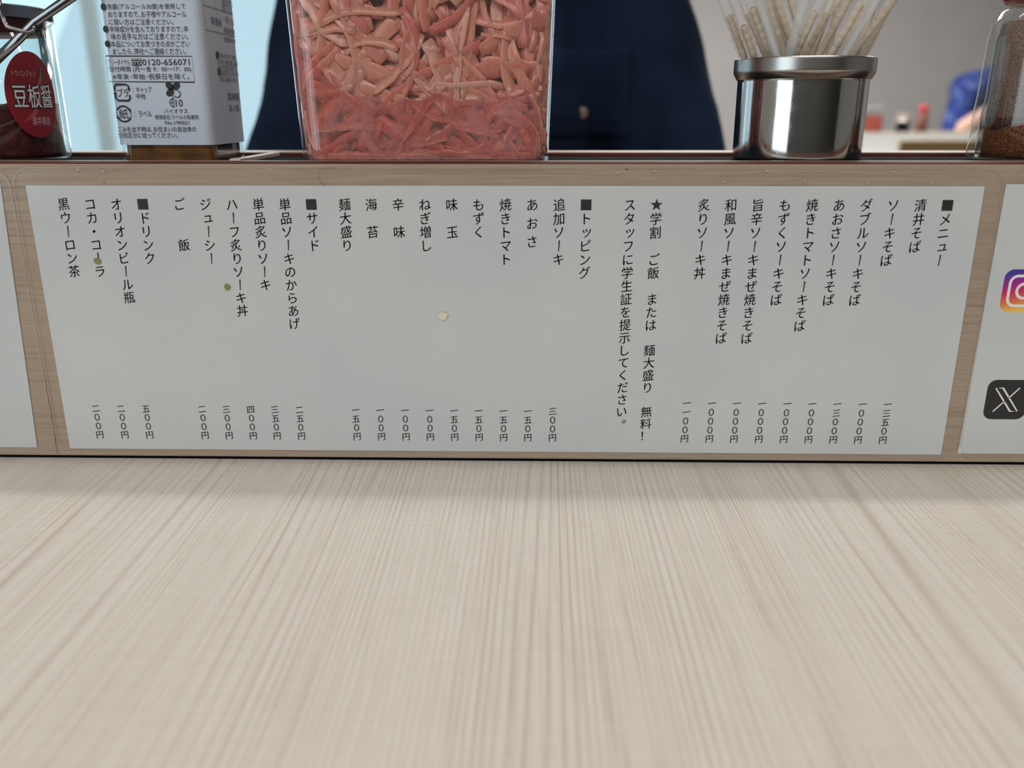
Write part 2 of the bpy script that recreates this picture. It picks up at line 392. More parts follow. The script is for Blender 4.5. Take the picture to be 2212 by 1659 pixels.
MENU = {  # columns right to left: x in mm, text
 195.2:'■メニュー', 183.6:'清井そば', 171.8:'ソーキそば', 160.1:'ダブルソーキそば', 148.3:'あおさソーキそば', 136.6:'焼きトマトソーキそば',
 124.8:'もずくソーキそば', 113.0:'旨辛ソーキまぜ焼きそば', 101.3:'和風ソーキまぜ焼きそば', 89.5:'炙りソーキ丼',
 68.8:'★学割　ご飯　または　麺大盛り　無料！', 57.1:'スタッフに学生証を提示してください。',
 37.9:'■トッピング', 26.1:'追加ソーキ', 14.2:'あおさ', 2.4:'焼きトマト', -9.5:'もずく', -21.3:'味　玉', -33.2:'ねぎ増し', -45.0:'辛　味', -56.9:'海　苔', -68.7:'麺大盛り',
 -83.5:'■サイド', -95.3:'単品ソーキのからあげ', -107.1:'単品炙りソーキ', -118.9:'ハーフ炙りソーキ丼', -130.7:'ジューシー', -142.4:'ご　　飯',
 -158.7:'■ドリンク', -170.6:'オリオンビール瓶', -182.4:'コカ・コーラ', -194.3:'黒ウーロン茶'}
PRICE = dict(zip((181.5,169.8,158.1,146.4,134.7,122.9,111.1,99.4,87.6), ('一三五0円','一000円','一三00円','一000円','一000円','一000円','一000円','一000円','一一00円')))
PRICE.update(zip((24.6,12.8,1.2,-10.6,-22.3,-34.0,-45.7,-57.5,-69.3), ('三00円','一五0円','一五0円','一五0円','一五0円','一00円','一00円','一00円','一五0円')))
PRICE.update(zip((-96.2,-108.0,-119.6,-131.3,-143.0), ('二五0円','三五0円','四00円','三00円','二00円')))
PRICE.update(zip((-170.0,-182.1,-194.3), ('五00円','二00円','二00円')))
G = glyphs([c for s in list(MENU.values())+list(PRICE.values()) for c in s if c not in '　ー■★'], off=0)
SMALL = 'ュッャョ'
def brush(vs, em, cx, cz, ch):
    """centre a glyph in its square, with the right-rising slant of the brush style"""
    out = []
    for x, y in vs:
        u, v = x-.5, y-.38
        v = v*1.0 + u*.12; u = u*.95 - v*.02
        if ch in SMALL: u += .09; v += .07
        if ch == '。': u += .52; v += .50
        out.append((cx+u*em, cz+v*em))
    return out
def column(pr, x, z, text, em, pitch):
    for ch in text:
        if ch == '■': h = .00235; pr.poly([(x-h, z-h), (x+h, z-h), (x+h, z+h), (x-h, z+h)])
        elif ch == '★':
            pts = [(x+(.0029 if k % 2 == 0 else .00115)*math.sin(k*PI/5), z+(.0029 if k % 2 == 0 else .00115)*math.cos(k*PI/5)) for k in range(10)]
            pr.add(pts+[(x, z)], [(k, (k+1) % 10, 10) for k in range(10)])
        elif ch == 'ー': pr.line([(x+em*.02, z+em*.42), (x+em*.05, z+em*.36), (x+em*.03, z), (x+em*.0, z-em*.42)], [em*.135, em*.105, em*.09, em*.075])
        elif ch != '　':
            vs, fs = G[ch]
            if ch == '0':
                a0 = min(v[0] for v in vs); a1 = max(v[0] for v in vs); b0 = min(v[1] for v in vs); b1 = max(v[1] for v in vs)
                pr.add([(x+((v[0]-a0)/(a1-a0)-.5)*em*.60, z+((v[1]-b0)/(b1-b0)-.5)*em*.84) for v in vs], fs)
            else:
                for dx in (-.00005, .00007): pr.add(brush(vs, em, x+dx, z+dx*.6, ch), fs)      # struck twice: fuller brush weight
        z -= pitch
ms = thing('menu_sheet', 'wide laminated menu with columns of black brush lettering and prices', 'menu', (0, 0, .0063))
mesh_obj('paper', sheet_mesh([(-.21, .0063), (.21, .0063), (.21, .13155), (-.21, .13155)]), PAPER, ms)
onboard = lambda u, v, l=0: (u, -.00050-.00005*l, v)
for x, s in MENU.items():
    pr = Print(onboard); column(pr, x/1000, .1234, s, .0058, .0081 if s == 'あおさ' else .00602); pr.obj('lettering', INK, ms)
for x, s in PRICE.items():
    pr = Print(onboard); column(pr, x/1000, .01365+.00447*(len(s)-1), s, .0043, .00447); pr.obj('price', INKSOFT, ms)
pouch(ms, -.2155, .2179, .0040, .1393)
OLIVE = mat('olive_food_stain', (.20,.19,.05), .6); YEL = mat('pale_yellow_stain', (.62,.60,.45), .5)
for px, py, r, m_, asp in ((213, 563, .0017, OLIVE, .9), (492, 619, .0012, OLIVE, 1.3), (958, 682, .0020, YEL, 1)):
    q = at(px, py, 1, 0); pr = Print(lambda u, v, l=0: (u, -.00105, v)); rr = random.Random(px)
    pr.poly([(q.x+r*(.75+.5*rr.random())*math.cos(a), q.z+r*asp*(.75+.5*rr.random())*math.sin(a)) for a in [2*PI*k/14 for k in range(14)]]); pr.obj('food_stain', m_, ms)
def bline(name, pts, wd, m, parent, y=-.00107):
    q = [at(px, py, 1, 0) for px, py in pts]; pr = Print(lambda u, v, l=0: (u, y, v)); pr.line([(a.x, a.z) for a in q], wd); return pr.obj(name, m, parent)
bline('stray_hair', [(722,362),(704,362),(693,367),(688,377),(691,389),(699,398),(706,402)], .00011, INKSOFT, ms)['label'] = 'fine curled hair on the laminate'
rr = random.Random(3); bline('grime_line', [(97+30*k/22+rr.uniform(-.9,.9), 800+182*k/22) for k in range(23)], [.0001+.0003*rr.random()*k/22 for k in range(23)], mat('brown_grime', (.06,.035,.022), .8), ms)['label'] = 'dark grime in the seam at the lower left'
# specks and scuffs along the board's upper margin
SCUFF = mat('pale_scuff', (.50,.43,.34), .6)
for i in range(34):
    x = R.uniform(-.25, .25); z = R.choice([.1385, .1378, .1335])+R.uniform(-.001, .001); pr = Print(lambda u, v, l=0: (u, -.00106, v)); rr = random.Random(i); r = R.uniform(.00010, .00032)
    pr.poly([(x+r*2*(.5+rr.random())*math.cos(a), z+r*(.5+rr.random())*math.sin(a)) for a in [2*PI*k/9 for k in range(9)]]); pr.obj('scuff', R.choice([SCUFF, SCUFF, INKSOFT]), sh)

ls = thing('notice_sheet', 'blank white laminated sheet at the left edge of the board', 'notice', (-.43, 0, .0067))
mesh_obj('paper', sheet_mesh([(-.62, .0067), (-.2262, .0067), (-.2212, .1316), (-.62, .1316)]), PAPER, ls)
pouch(ls, -.64, -.2166, .0040, .1388)
rs = thing('social_media_sheet', 'laminated sheet with camera and cross app logos at the right edge', 'notice', (.42, 0, .007))
mesh_obj('paper', sheet_mesh([(.2178, .0070), (.62, .0070), (.62, .1325), (.2190, .1325)]), PAPER, rs)
pouch(rs, .2184, .64, .0040, .1393, r=.0085)
# camera-app logo: gradient tile, white outline camera
IG = mat('gradient_print', (.8,.1,.3), .6); t = NT(IG)
tc = t.node('ShaderNodeTexCoord'); sp = t.node('ShaderNodeSeparateXYZ'); t.link(tc.outputs['Object'], sp.inputs[0])
IX, IZ, IS = .2350, .0857, .00975
mr = t.node('ShaderNodeMapRange'); t.link(sp.outputs['Z'], mr.inputs[0]); mr.inputs[1].default_value = IZ-IS; mr.inputs[2].default_value = IZ+IS
mx = t.node('ShaderNodeMapRange'); t.link(sp.outputs['X'], mx.inputs[0]); mx.inputs[1].default_value = IX-IS; mx.inputs[2].default_value = IX+IS; mx.inputs[3].default_value = .10; mx.inputs[4].default_value = -.10
ad = t.node('ShaderNodeMath', operation='ADD'); t.link(mr.outputs[0], ad.inputs[0]); t.link(mx.outputs[0], ad.inputs[1])
t.link(t.ramp(ad.outputs[0], [(.05, (.82,.52,.10)), (.28, (.72,.16,.05)), (.52, (.55,.02,.10)), (.75, (.30,.01,.25)), (.95, (.05,.03,.30))]), t.b.inputs['Base Color'])
ig = Print(onboard); ig.poly(rrect(IX, IZ, IS, IS, .0042, 8)); igo = ig.obj('app_logo', IG, rs); igo['label'] = 'rounded tile fading from blue through magenta to orange with a camera outline'
WHITE = mat('white_ink', (.78,.77,.77), .6)
pr = Print(lambda u, v, l=0: (u, -.00056, v)); pr.line(rrect(IX, IZ, .0068, .0068, .0034, 8), .00125, closed=True); pr.ring(IX, IZ, .0033, .00125, n=40); pr.disc(IX+.0040, IZ+.0040, .0008); pr.obj('camera_outline', WHITE, igo)
KX, KZ, KS = .2361, .0342, .0097
xo = Print(onboard); xo.poly(rrect(KX, KZ, KS, KS, .0040, 8)); xob = xo.obj('app_logo', INK, rs); xob['label'] = 'black rounded tile with a white cross-shaped letter'
pr = Print(lambda u, v, l=0: (u, -.00056, v)); s_ = .0060
P = lambda a, b: (KX+a*s_, KZ+b*s_)
pr.line([P(-.98,.95), P(-.42,.95), P(.98,-.95), P(.42,-.95)], .0006, closed=True)
pr.line([P(.86,.98), P(.14,.14)], .00062); pr.line([P(-.14,-.12), P(-.90,-.98)], .00062); pr.obj('cross_letter', WHITE, xob)

# ------------------------------------------------------------------ steel straw tin
TX, TY, TZ = .1452, .0600, .1395
tin = thing('steel_tin', 'round polished steel tin with a stepped rim holding paper straws', 'tin', (TX, TY, TZ))
o = mesh_obj('body', lathe(bmesh.new(), [(0, TZ), (.0290, TZ), (.0300, TZ+.0004), (.0304, TZ+.0010), (.03045, TZ+.0016), (.03048, TZ+.0022), (.03055, .150), (.0306, .160), (.0306, .170), (.0306, .1755), (.0306, .1762), (.0309, .1775), (.0312, .1785), (.0292, .1785), (.0292, .178), (.0292, TZ+.004), (.0292, TZ+.003), (0, TZ+.003)], TX, TY, 96), STEEL, tin, True)
o = mesh_obj('rim', lathe(bmesh.new(), [(.0309, .1768), (.0312, .1770), (.0325, .1792), (.0328, .1798), (.0329, .1803), (.0329, .1810), (.0329, .1850), (.0329, .1857), (.03275, .1862), (.0324, .1864), (.0319, .1862), (.0319, .1856), (.0319, .1805), (.0305, .1788), (.0305, .1772), (.0309, .1768)], TX, TY, 96), STEELRIM, tin, True)
o['label'] = 'satin steel rim band'
for o_ in tin.children:
    o_.modifiers.new('split', 'EDGE_SPLIT').split_angle = math.radians(40)
STRAW = mat('tan_paper_straw', (.64,.53,.39), .75); STRAW_IN = mat('straw_bore', (.30,.17,.10), .8)
WRAP, wt = shell('straw_wrapper', (.97,.975,.98), .13, (.90,.90,.90), rough=.08, ior=1.5)
nz_ = wt.noise(wt.coords((1,1,1)), 900, 2); bp = wt.node('ShaderNodeBump', _Strength=.7, _Distance=.0006); wt.link(nz_, bp.inputs['Height']); wt.link(bp.outputs[0], wt.gl.inputs['Normal'])
CRIMP, wt2 = shell('crimped_wrapper', (.93,.94,.95), .34, (.80,.80,.79), rough=.16, ior=1.4)
wv = wt2.noise(wt2.coords((1,1,1)), 1500, 2); bp = wt2.node('ShaderNodeBump', _Strength=1, _Distance=.001); wt2.link(wv, bp.inputs['Height']); wt2.link(bp.outputs[0], wt2.gl.inputs['Normal'])
#        tip px (x,y or beyond), rim px, depth, tip depth, straw ends in view?, label
STRAWS = [
 ((1576,36), (1606,120), .052, 1, 'leftmost paper straw in the tin, short with ringed tan tip'),
 ((1605,53), (1628,120), .047, 1, 'second paper straw from the left, lowest tip, inside clear wrapper'),
 ((1620,36), (1652,114), .056, 1, 'paper straw third from the left with dark ringed tip'),
 ((1624,14), (1664,118), .044, 1, 'paper straw fourth from the left, tip just inside the frame'),
 ((1650,-20), (1692,118), .050, 0, 'smooth tan straw left of the middle, fifth from the left'),
 ((1666,-30), (1716,112), .058, 0, 'glossy wrapped straw nearest the gap on its left side'),
 ((1762,23), (1718,118), .044, 1, 'paper straw leaning right with open bore showing, first right of the gap'),
 ((1790,23), (1738,118), .051, 1, 'darker paper straw leaning right, second right of the gap'),
 ((1843,-20), (1770,118), .056, 0, 'paper straw leaning right, third right of the gap, tip out of frame'),
 ((1857,14), (1796,118), .043, 1, 'thick-looking ringed straw under glossy film right of the middle'),
 ((1944,-20), (1842,116), .047, 0, 'long pale straw leaning far right with bend rings'),
 ((1936,-20), (1866,118), .057, 0, 'rightmost tan straw at the right rim of the tin'),
 ((1700,-25), (1742,112), .066, 0, 'back paper straw behind the gap, mostly hidden'),
 ((1640,-25), (1700,112), .070, 0, 'back paper straw leaning left behind the left-hand bunch'),
 ((1668,10), (1722,112), .064, 1, 'short paper straw behind the left bunch, tip near the gap'),
 ((1896,-25), (1812,112), .066, 0, 'back paper straw leaning right behind the ringed glossy one'),
 ((1805,-22), (1756,114), .062, 0, 'back paper straw leaning right between the open-tipped pair'),
 ((1885,20), (1852,112), .064, 1, 'short straw among the right-hand bunch, tip below the frame edge'),
 ((1815,-25), (1790,112), .068, 0, 'back paper straw standing nearly upright behind the right bunch'),
]
def straw(tip, rim, yd, vis, label, film=WRAP, paper=True):
    b = at(*rim, 1, yd); tpos = at(*tip, 1, yd + (yd-.06)*.5)
    d = (tpos-b).normalized()
    k = (b.z-(TZ+.006))/d.z; foot = b - d*k
    rf = math.hypot(foot.x-TX, foot.y-TY)
    if rf > .024: foot.x = TX+(foot.x-TX)*.024/rf; foot.y = TY+(foot.y-TY)*.024/rf; 
    root = thing('paper_straw' if paper else 'straw_wrapper', label, 'straw' if paper else 'wrapper', foot, 'wrapped paper straws in the steel tin')
    up = (tpos-b).normalized(); Lt = (tpos-b).length
    if paper:
        pts, rad = [foot], [.0016]; n = 0
        tot = (b-foot).length + Lt
        low = b - up*.002
        pts.append(low); rad.append(.0016)
        s0 = Lt*.30; s = 0
        while s < Lt:
            if s > Lt-.024:      # concertina bend: plump collars parted by pinched grooves
                for ds, r_ in ((0, .00156), (.0003, .00168), (.0030, .00162), (.0032, .00156)):
                    pts.append(b+up*(s+ds)); rad.append(r_)
                s += .0042
            else: pts.append(b+up*s); rad.append(.0016); s += .0042
        tpos = pts[-1]
        bm = tube(bmesh.new(), pts, rad, 12, cap=False)
        o = mesh_obj('tube', bm, STRAW, root, True); md = o.modifiers.new('wall', 'SOLIDIFY'); md.thickness = .0004; md.offset = -1
        bm = bmesh.new(); tube(bm, [tpos-up*.004, tpos-up*.0015], .0010, 12); mesh_obj('bore', bm, STRAW_IN, root, True)
    ext = tpos + up*(.022 if vis else .004)
    pts, rad = [], []
    n = 26
    for i in range(n+1):
        f = i/n; p = b - up*.012 + (ext-(b-up*.012))*f
        pts.append(p); rad.append(.0024*(1+.10*math.sin(i*2.7+tip[0])+.06*math.sin(i*5.1)) if f < .93 else .0024*(1-.05*(f-.93)))
    o = mesh_obj('wrapper', tube(bmesh.new(), pts, rad, 14, flat=.72, cap=False, up=(0,1,.2)), film, root, True)
    return root
for a in STRAWS: straw(*a)
straw((1638,-20), (1676,117), .041, 0, 'empty crimped clear wrapper between straws on the left side', CRIMP, False)
straw((1745,-25), (1706,116), .041, 0, 'clear crimped wrapper strip leaning right across the middle', CRIMP, False)
straw((1905,-25), (1822,117), .041, 0, 'crinkled clear wrapper between the right-hand straws', CRIMP, False)

# ------------------------------------------------------------------ pickled ginger box
GX, GY, GZ = -.0373, .0610, .1395
gb = thing('ginger_box', 'clear plastic box packed with shredded pink ginger behind the menu', 'container', (GX, GY, GZ))
def gloop(z, inset=0):
    f = (z-GZ)/.12; return rloop(GX, GY, .0592+.0042*f-inset, .0300+.0022*f-inset, .0125-inset*.5, z, 8)
mesh_obj('box_wall', loft(bmesh.new(), [gloop(GZ+.0005), gloop(GZ+.004), gloop(GZ+.05), gloop(GZ+.12)], True, False), PLASTIC, gb, False)
mesh_obj('inner_wall', loft(bmesh.new(), [gloop(GZ+.0009, .0016), gloop(GZ+.05, .0016), gloop(GZ+.12, .0016)], True, False), PLASTIC, gb, False)
mesh_obj('lid', loft(bmesh.new(), [gloop(GZ+.1203, -.002), gloop(GZ+.13, -.002), gloop(GZ+.131, .002)]), mat('red_plastic_lid', (.45,.03,.03), .35), gb)
GING = mat('pink_ginger', (.78,.30,.23), .26, spec=.6, Subsurface_Weight=.5)
gb_ = GING.node_tree.nodes['Principled BSDF']; gb_.inputs['Subsurface Radius'].default_value = (.007,.0026,.002); gb_.inputs['Subsurface Scale'].default_value = 1
t = NT(GING); oi = t.node('ShaderNodeObjectInfo')
c1 = t.ramp(oi.outputs['Random'], [(0, (.70,.17,.13)), (.4, (.78,.25,.18)), (.75, (.80,.29,.20)), (1, (.84,.38,.29))])
st = t.noise(t.coords((900,900,60)), 1, 3); t.link(t.mixc(.35, c1, t.ramp(st, [(.3, (.62,.45,.40)), (.6, (1,1,1))]), 'MULTIPLY'), t.b.inputs['Base Color'])
t.bump(st, .5, .0006)
pg = thing('pickled_ginger', 'salmon-pink pickled ginger shreds with brine inside the clear box', 'food', (GX, GY, GZ+.004))
def inbox(p, m):
    f = (p.z-GZ)/.12; hx = .0592+.0042*f-m-.0018; hy = .0300+.0022*f-m-.0018; x, y = p.x-GX, p.y-GY
    x = max(-hx, min(hx, x)); y = max(-hy, min(hy, y))
    cr_ = .010; qx, qy = abs(x)-(hx-cr_), abs(y)-(hy-cr_)
    if qx > 0 and qy > 0:
        q = math.hypot(qx, qy)
        if q > cr_: x = math.copysign(hx-cr_+qx/q*cr_, x); y = math.copysign(hy-cr_+qy/q*cr_, y)
    return Vector((GX+x, GY+y, max(GZ+.0016+m, p.z)))
def shred(bm, ctr, wid, thk, ln, rr, flatness=.25, n=12):
    a = rr.uniform(0, 2*PI) if rr.random() < .55 else rr.choice([PI/2, -PI/2, .4, 2.6])+rr.gauss(0, .5)
    k = rr.gauss(0, 22)*(1 if ln < .035 else .8); p = Vector(ctr); pts = []
    p = p - Vector((math.cos(a), 0, math.sin(a)))*ln/2; tw = rr.uniform(0, PI); ty = rr.gauss(0, flatness)
    dtw = rr.gauss(0, 28)
    for i in range(n+1):
        pts.append(inbox(p, wid*.5*.55+thk*.4)); a += k*ln/n + rr.gauss(0, .10); ty += rr.gauss(0, .1)
        p = p + Vector((math.cos(a), ty*.5, math.sin(a)))*ln/n
    rings = []
    for i, q in enumerate(pts):
        d = pts[min(i+1, n)]-pts[max(i-1, 0)]
        if d.length < 1e-7: d = Vector((1,0,0))
        d.normalize(); fr = Vector((0,-1,0)); fr = (fr-d*fr.dot(d))
        if fr.length < .1: fr = Vector((0,0,1))-d*d.z
        fr.normalize(); sd = d.cross(fr); th = .55*math.sin(tw+dtw*ln*i/n)
        u = sd*math.cos(th)+fr*math.sin(th); v = -sd*math.sin(th)+fr*math.cos(th)
        e = (1 if 0 < i < n else .8)*(1+.10*math.sin(i*1.9+tw*5)); ww, tt_ = wid/2*e, thk/2*e
        rings.append([bm.verts.new(q+u*x*ww+v*y*tt_) for x, y in ((1,.15), (.90,1), (-.90,1), (-1,.1), (-.9,-.9), (.9,-.9))])
    for r0, r1 in zip(rings, rings[1:]):
        for j in range(6): bm.faces.new((r0[j], r0[(j+1) % 6], r1[(j+1) % 6], r1[j]))
    bm.faces.new(rings[0][::-1]); bm.faces.new(rings[-1])
BR = .1680      # brine surface height
for i in range(290):
    rr = random.Random(1000+i)
    zc = .139 + (.262-.139)*0.80*rr.random()**1.3
    dep = .0330 + .0090*rr.random()**1.3
    big = zc > BR-.004
    ln = rr.uniform(.026, .064) if big else rr.uniform(.016, .040)
    wid = rr.uniform(.0040, .0082) if big else rr.uniform(.0028, .0052)
    bm = bmesh.new(); shred(bm, (GX+rr.uniform(-.056, .058), dep, zc), wid, rr.uniform(.0007, .0014), ln, rr)
    mesh_obj('ginger_shred', bm, GING, pg, True)
bm = bmesh.new()
for i in range(900):
    rr = random.Random(5000+i); side = rr.random()
    c = Vector((GX+rr.uniform(-.058, .058), rr.uniform(.043, .089), rr.uniform(.139, .235)))
    shred(bm, c, rr.uniform(.002, .004), .0015, rr.uniform(.02, .045), rr, .5, 8)
tag(mesh_obj('inner_shreds', bm, GING, pg, True), kind='stuff')
CORE2 = mat('packed_ginger_mass', (.30,.07,.05), .7)
mesh_obj('packed_mass', loft(bmesh.new(), [rloop(GX, GY+.004, .050, .0185, .01, GZ+.006), rloop(GX, GY+.004, .052, .019, .01, GZ+.096)]), CORE2, pg)
BRINE, bt_ = shell('pink_brine', (.98,.76,.72), .40, (.60,.20,.19), rough=.06, ior=1.2)
nf = bt_.noise(bt_.coords((1,1,1)), 120, 5, .65); mr = bt_.ramp(nf, [(.34, (.10,.10,.10)), (.66, (.66,.66,.66))]); bt_.link(mr, bt_.a.inputs[0])
cf = bt_.noise(bt_.coords((1,1,1)), 45, 4, .6)
cc = bt_.ramp(cf, [(.33, (.72,.26,.22)), (.62, (.88,.52,.53))]); bt_.link(cc, bt_.df.inputs[0]); bt_.link(cc, bt_.tl.inputs[0])
def bloop(zf, inset=.0021):
    q = [Vector(p) for p in gloop(GZ+.0012, inset)]; base = []
    for i, a in enumerate(q):       # extra points along the long sides so the brine line can wander
        b = q[(i+1) % len(q)]; m_ = max(1, int((b-a).length/.003)); base += [tuple(a.lerp(b, k/m_)) for k in range(m_)]
    out = []
    for x, y, z in base:
        f = (zf(x)-GZ)/.12; s = 1+ .0042*f/.0592
        out.append((GX+(x-GX)*s, GY+(y-GY)*(1+.0022*f/.03), zf(x)))
    return out
lv = lambda x: BR + .024*max(0, min(1, (-x-.072)/.016))**1.5 + .0015*math.sin(x*160) + .0012*math.sin(x*410+1)
mesh_obj('brine', loft(bmesh.new(), [bloop(lambda x: GZ+.0012), bloop(lambda x: GZ+.016), bloop(lv)]), BRINE, pg, False)['label'] = 'cloudy pink brine filling the lower part'

# ------------------------------------------------------------------ square sauce bottle
BX0, BX1, BY0, BY1 = -.1826, -.1364, .0340, .0820
bcx, bcy, bhx, bhy = (BX0+BX1)/2, (BY0+BY1)/2, (BX1-BX0)/2, (BY1-BY0)/2
sb = thing('square_bottle', 'square glass bottle of amber sauce with white printed wraparound label', 'bottle', (bcx, bcy, TZ))
def bl(z, ins=0, r=.0045): return rloop(bcx, bcy, bhx-ins, bhy-ins, r, z, 6)
CORNER = GLASS
mesh_obj('glass_body', loft(bmesh.new(), [bl(TZ+.0002, .0014), bl(TZ+.0015, .0003), bl(.2300, .0003), bl(.2360, .004, .008), bl(.2400, .012, .0095), bl(.2440, .0155, .006)], True, False), GLASS, sb)
mesh_obj('neck', lathe(bmesh.new(), [(.0085, .2405), (.0085, .262), (.0078, .262), (.0078, .2405)], bcx, bcy, 32), GLASS, sb, True)
mesh_obj('cap', lathe(bmesh.new(), [(0, .2785), (.0095, .2785), (.0102, .2775), (.0102, .2625), (0, .2625)], bcx, bcy, 40), mat('red_cap', (.4,.02,.02), .4), sb, True)
LIQ = mat('amber_sauce', (.16,.058,.014), .15, spec=.5, Transmission_Weight=0.25); t = NT(LIQ)
t.link(t.ramp(t.noise(t.coords((1,1,1)), 60, 3), [(.35, (.085,.030,.008)), (.65, (.24,.095,.022))]), t.b.inputs['Base Color'])
tag(mesh_obj('amber_sauce', loft(bmesh.new(), [bl(TZ+.0005, .0022, .003), bl(.225, .0022, .003)]), LIQ, None), 'amber awamori chilli liquid seen below the label of the square bottle', 'sauce', kind='stuff')
LABEL = mat('white_label', (.465,.53,.625), .45, spec=.4); LABELP = mat('pinkish_side_label', (.57,.60,.66), .45, spec=.4)
lab = mesh_obj('paper_label', loft(bmesh.new(), [bl(.1475, -.0001), bl(.2255, -.0001)], False, False), LABEL, sb)
lab.modifiers.new('thick', 'SOLIDIFY').thickness = .0002
F_ = lambda u, v, l=0: (u, BY0-.0004-.00006*l, v)     # front face print
Sd = lambda u, v, l=0: (BX1+.0004+.00006*l, u, v)     # right face print
rows = [  # (text, x0, x1, ytop, ybot) in photo pixels on the front face
 ('泡盛(アルコール30度)を使用して', 231, 401, 8, 22), ('おりますので､お子様やアルコール', 234, 403, 24, 38), ('に弱い方はご注意ください。', 236, 375, 41, 54),
 ('辛味成分を含んでおりますので､辛', 237, 407, 56, 70), ('味の苦手な方はご注意ください。', 240, 407, 72, 86), ('本品についてお気づきの点がござい', 240, 410, 88, 102),
 ('ましたら､弊社へご連絡ください。', 244, 402, 104, 118), ('フリーダイヤル', 234, 281, 128, 141), ('0120-656071', 308, 410, 128, 141),
 ('受付時間 (月～金 9：00～17：00)', 236, 413, 143, 157), ('※年末･年始･祝祭日を除く。', 244, 409, 159, 172),
 ('：キャップ', 287, 328, 187, 200), ('中栓', 295, 315, 202, 214), ('：ラベル', 291, 328, 240, 252), ('バイオマス', 355, 406, 235, 245),
 ('使用部位:ラベルの粘着剤', 335, 429, 248, 258), ('No.190021', 357, 409, 261, 269), ('ごみを出す時は､お住まいの自治体の', 255, 424, 273, 285), ('分別区分に従ってください。', 256, 384, 286, 298),
 ('風味が損なわれることがあります', 338, 392, -12, 0)]
side = [('直射日光を避け､冷暗所', 475, 512, -14, 0), ('で保存してください', 478, 512, 8, 34)]
srows = [ # text, x0,x1,y0(left top),y1(left bottom) on the side face
 ('に直射日光を避けて常温', 478, 513, -6, 10), ('で保存してください。', 478, 513, 8, 24), ('株式会社', 486, 492, 33, 50), ('製造者', 455, 477, 36, 52), ('沖縄県糸満市西崎町', 482, 515, 58, 72),
 ('製造管理番号:0033007', 483, 517, 79, 90), ('開栓後は10℃以下で保存し、', 468, 521, 113, 124), ('必ず冷めたい場所に保管し､賞味期', 469, 522, 126, 139), ('かかわらずお早めにお使い下さい。', 471, 523, 139, 151),
 ('本製品は沈殿することがありますが', 473, 524, 151, 163), ('品質には問題ありません。', 474, 513, 165, 176), ('賞味期限', 491, 515, 200, 217), ('26. 1.05', 494, 515, 226, 240)]
gt = glyphs([r[0] for r in rows]+[r[0] for r in srows]+['サン食品', 'プラ', '紙', '10', '120', '豆板醤', 'トウバンジャン', '清井商店'], off=0, res=2)
pr = Print(F_); FY = BY0
def fbox(x0, x1, ya, yb, pad=0):
    a = at(x0, (ya+yb)/2, 1, FY); b = at(x1, (ya+yb)/2, 1, FY); c = at((x0+x1)/2, ya, 1, FY); d = at((x0+x1)/2, yb, 1, FY)
    return a.x, b.x, d.z, c.z
for r in rows: pr.text(gt[r[0]], *fbox(*r[1:]))
def fp(px, py): q = at(px, py, 1, FY); return (q.x, q.z)
MM = (at(310, 150, 1, FY).x-at(300, 150, 1, FY).x)/10     # metres per photo pixel here
for px, py in ((224, 15), (229, 63), (233, 95)): q = fp(px, py); pr.disc(q[0], q[1], 5.6*MM, 7*MM)
pr.line([fp(229.5,121), fp(415,121.5), fp(420.5,177.5), fp(235,176)], 1.2*MM, closed=True)
pr.obj('front_lettering', INK, lab)
# free-dial emblem, recycling marks and plant mark
pr = Print(F_); q = fp(295.5, 134.5); hw, hh = 10.5*MM, 7*MM
pr.poly([(q[0]-hw, q[1]-hh), (q[0]+hw, q[1]-hh), (q[0]+hw, q[1]+hh), (q[0]-hw, q[1]+hh)]); e1 = pr.obj('dial_emblem', INK, lab)
pr = Print(lambda u, v, l=0: F_(u, v, 2)); 
for s in (-1, 1): pr.ring(q[0]+s*6*MM, q[1]-1*MM, 3.2*MM, .9*MM); 
pr.ring(q[0], q[1]-1.5*MM, 3.4*MM, .8*MM, 0, 180); pr.line([(q[0]-10*MM, q[1]+5*MM), (q[0], q[1]+6*MM), (q[0]+10*MM, q[1]+5*MM)], .8*MM); pr.obj('dial_emblem', WHITE, lab)
def arrowhead(pr, x, y, ang, s):
    pr.poly([(x+s*math.cos(ang), y+s*math.sin(ang)), (x+s*.8*math.cos(ang+2.2), y+s*.8*math.sin(ang+2.2)), (x+s*.8*math.cos(ang-2.2), y+s*.8*math.sin(ang-2.2))])
pr = Print(F_); cx, cz = fp(264.5, 200); a, b = 15.5*MM, 16.5*MM
pr.line([(cx-a, cz+4*MM), (cx-a, cz+b-5*MM), (cx-a+4*MM, cz+b), (cx+a-5*MM, cz+b), (cx+a, cz+b-4*MM), (cx+a, cz+7*MM)], 3.6*MM); arrowhead(pr, cx+a, cz+6*MM, -PI/2, 5*MM)
pr.line([(cx+a, cz-5*MM), (cx+a, cz-b+4*MM), (cx+a-4*MM, cz-b), (cx-a+5*MM, cz-b), (cx-a, cz-b+5*MM), (cx-a, cz-2*MM)], 3.6*MM); arrowhead(pr, cx-a, cz-1*MM, PI/2, 5*MM)
pr.text(gt['プラ'], cx-10*MM, cx+13*MM, cz-9*MM, cz+8*MM); pr.obj('recycling_mark', INK, lab)
pr = Print(F_); cx, cz = fp(268, 246); r = 16*MM
pr.ring(cx, cz, r, 3.4*MM, 30, 150); pr.ring(cx, cz, r, 3.4*MM, 210, 330)
for k in range(4):
    for base in (160, 340):
        an = math.radians(base+k*13-2); pr.line([(cx+(r-2*MM)*math.cos(an), cz+(r-2*MM)*math.sin(an)), (cx+(r+2*MM)*math.cos(an), cz+(r+2*MM)*math.sin(an))], 1*MM)
